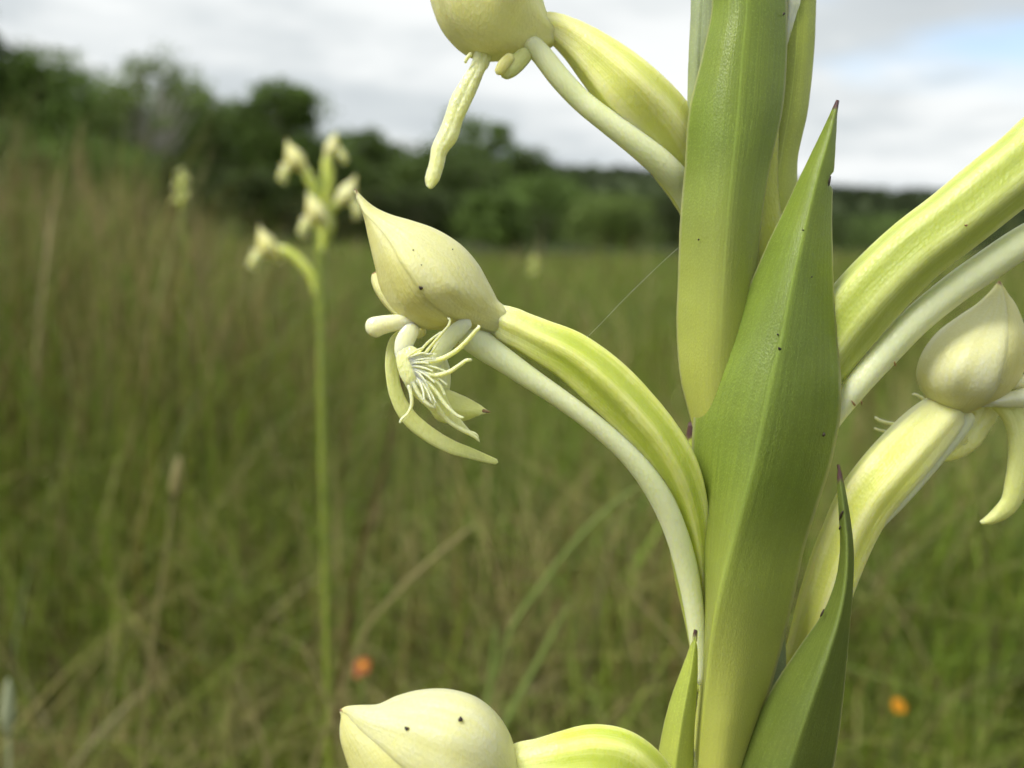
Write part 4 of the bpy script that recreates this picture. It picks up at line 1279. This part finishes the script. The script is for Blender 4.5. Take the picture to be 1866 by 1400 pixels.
M_ORANGE = mat_simple('orange_red_petal', (0.36, 0.095, 0.025))
M_GOLD = mat_simple('golden_petal', (0.85, 0.40, 0.015))
M_STALKG = mat_simple('green_stalk', (0.15, 0.20, 0.05))
M_STRAW = mat_simple('straw_stalk', (0.34, 0.30, 0.12))
M_BROWN = mat_simple('brown_stalk', (0.13, 0.075, 0.03))
M_PALEG = mat_simple('pale_green_blade', (0.24, 0.32, 0.075))
M_SILVER = mat_simple('silvery_plume', (0.42, 0.46, 0.28))


def small_flower(name, label, px, py, d, r_mm, petals, mat, cmat, tilt):
    c = at(px, py, d)
    gp = c.copy(); gp[1] += 0.01; gp[2] = float(height(gp[0], gp[1]))
    root = empty(name, gp)
    tag(root, label, 'flower')
    r = r_mm * 0.001
    xb, yb, zb = to_ground(gp + np.array([0, 0, -0.005]))
    xt, yt, zt = to_ground(c)
    tube('stem', [(xt, yt + 2, zt + 0.8, 0.0022 * FPX / d), ((xt + xb) / 2 + 6, (yt + yb) / 2, (zt + zb) / 2, 0.0026 * FPX / d), (xb, yb, zb, 0.003 * FPX / d)], M_STALKG, root, n=16, m=8)
    ax = np.array([math.sin(tilt) * 0.6, -0.75, 0.65]); ax /= np.linalg.norm(ax)
    e1 = np.cross(ax, [0, 0, 1.0]); e1 /= np.linalg.norm(e1); e2 = np.cross(e1, ax)
    for i in range(petals):
        a = 2 * math.pi * i / petals
        dr = e1 * math.cos(a) + e2 * math.sin(a); sd = -e1 * math.sin(a) + e2 * math.cos(a)
        G = np.zeros((8, 5, 3))
        rl = r * random.uniform(0.6, 1.25)
        for ii in range(8):
            t = ii / 7
            wv = r * 0.36 * math.sin(math.pi * (0.12 + 0.80 * t))
            for jj in range(5):
                s = (jj / 4 - 0.5) * 2
                G[ii, jj] = c + dr * (r * 0.15 + rl * 0.85 * t) + sd * s * wv + ax * r * (0.28 * t - 0.30 * t * t + 0.10 * s * s)
        solid(link('petal', gridmesh('petal', G), mat, root), 0.0003)
    th_ = np.linspace(0, 2 * math.pi, 12, endpoint=False)
    G = np.array([[c + e1 * r * q * math.cos(a) + e2 * r * q * math.sin(a) + ax * r * hgt for a in th_] for q, hgt in ((0.30, -0.06), (0.32, 0.08), (0.24, 0.2), (0.08, 0.26))])
    link('flower_centre', gridmesh('flower_centre', G, True), cmat, root)
    return root


small_flower('meadow_flower', 'blurred orange red meadow flower above the lowest cream hood', 662, 1214, 0.50, 7.0, 5, M_ORANGE, M_GOLD, -0.5)
small_flower('meadow_flower', 'blurred golden yellow meadow flower low in the grass beside the dark bract', 1637, 1287, 0.60, 5.2, 9, M_GOLD, M_ORANGE, 0.4)


def stalk(name, label, rows, d, mat, cat, head=None):
    """rows x, y, dz(mm), width px; the last row is carried on down to the soil"""
    P = Place(d=d)
    x, y, z = rows[-1][:3]
    p = at(x, y, d + z * 0.001)
    x2, y2, z2 = rows[-2][:3]
    p2 = at(x2, y2, d + z2 * 0.001)
    v = p - p2; v /= np.linalg.norm(v)
    v = v + np.array([0, 0, -0.9]); v /= np.linalg.norm(v)
    gz = float(height(p[0], p[1]))
    gp = p + v * max(0, (p[2] - gz)) / max(0.3, -v[2])
    gp[2] = float(height(gp[0], gp[1]))
    rows = [(a, b, c, e * 0.62) for a, b, c, e in rows]
    root = empty(name, gp)
    tag(root, label, cat)
    xb, yb, zb = to_ground(gp + np.array([0, 0, -0.004]))
    tube('blade', list(rows) + [(xb, yb, zb - (d - D0) * 1000, rows[-1][3])], mat, root, P, n=44, m=8, ratio=0.35)
    if head:
        tube('seed_head', head, mat, root, P, n=16, m=8, wob=0.15)
    return root


stalk('dry_stalk', 'dark brown dry stalk leaning beside the blurred orchid stem', [(728, 690, 0, 7), (712, 790, 0, 9), (690, 890, 0, 10), (665, 980, 0, 11), (645, 1060, 0, 12)], 0.55, M_BROWN, 'stalk', [(732, 640, 0, 5), (730, 680, 0, 16), (727, 715, 0, 14), (724, 735, 0, 6)])
stalk('straw_blade', 'pale straw blade slanting below the long curved sepal', [(885, 940, 0, 6), (830, 985, 0, 12), (770, 1035, 0, 14), (715, 1090, 0, 13), (660, 1160, 0, 12)], 0.48, M_STRAW, 'grass blade')
stalk('grass_blade', 'broad pale green blade slanting up towards the white spur', [(1185, 872, 0, 6), (1110, 925, 0, 11), (1050, 985, 0, 14), (985, 1070, 0, 15), (930, 1150, 0, 14)], 0.46, M_PALEG, 'grass blade')
stalk('grass_blade', 'broad upright green blade just above the lowest hood', [(1040, 1090, 0, 6), (1010, 1150, 0, 13), (975, 1215, 0, 16), (935, 1290, 0, 17), (905, 1360, 0, 16)], 0.42, M_PALEG, 'grass blade')
stalk('grass_blade', 'short pale upright blade between the orange flower and the lowest hood', [(905, 1130, 0, 8), (900, 1180, 0, 14), (893, 1240, 0, 15), (886, 1320, 0, 14)], 0.44, M_PALEG, 'grass blade')
stalk('straw_blade', 'tan seeding stalk standing alone among the grass near the picture edge', [(322, 870, 0, 9), (312, 940, 0, 9), (298, 1040, 0, 10), (280, 1160, 0, 11), (265, 1280, 0, 11)], 0.50, M_STRAW, 'grass stalk', [(326, 830, 0, 6), (324, 860, 0, 22), (320, 890, 0, 20), (318, 915, 0, 8)])
stalk('straw_blade', 'pale straw blade crossing behind the stem near the small side bract', [(1120, 1050, 0, 6), (1160, 1090, 0, 9), (1210, 1145, 0, 10), (1260, 1205, 0, 10), (1310, 1270, 0, 10)], 0.48, M_STRAW, 'grass blade')
stalk('straw_blade', 'bent tan blade low in the grass under the orange flower', [(545, 1165, 0, 5), (575, 1225, 0, 9), (600, 1290, 0, 10), (625, 1370, 0, 10)], 0.46, M_STRAW, 'grass blade')
stalk('straw_blade', 'curved tan blade at the lower edge beside the lowest hood', [(425, 1215, 0, 5), (450, 1280, 0, 8), (475, 1340, 0, 9), (490, 1410, 0, 10)], 0.44, M_STRAW, 'grass blade')
stalk('plume_grass', 'silvery plume cut by the lower corner of the picture', [(16, 1330, 0, 10), (16, 1370, 0, 10), (18, 1450, 0, 10)], 0.42, M_SILVER, 'grass stalk', [(15, 1235, 0, 5), (15, 1270, 0, 20), (14, 1310, 0, 22), (15, 1345, 0, 8)])
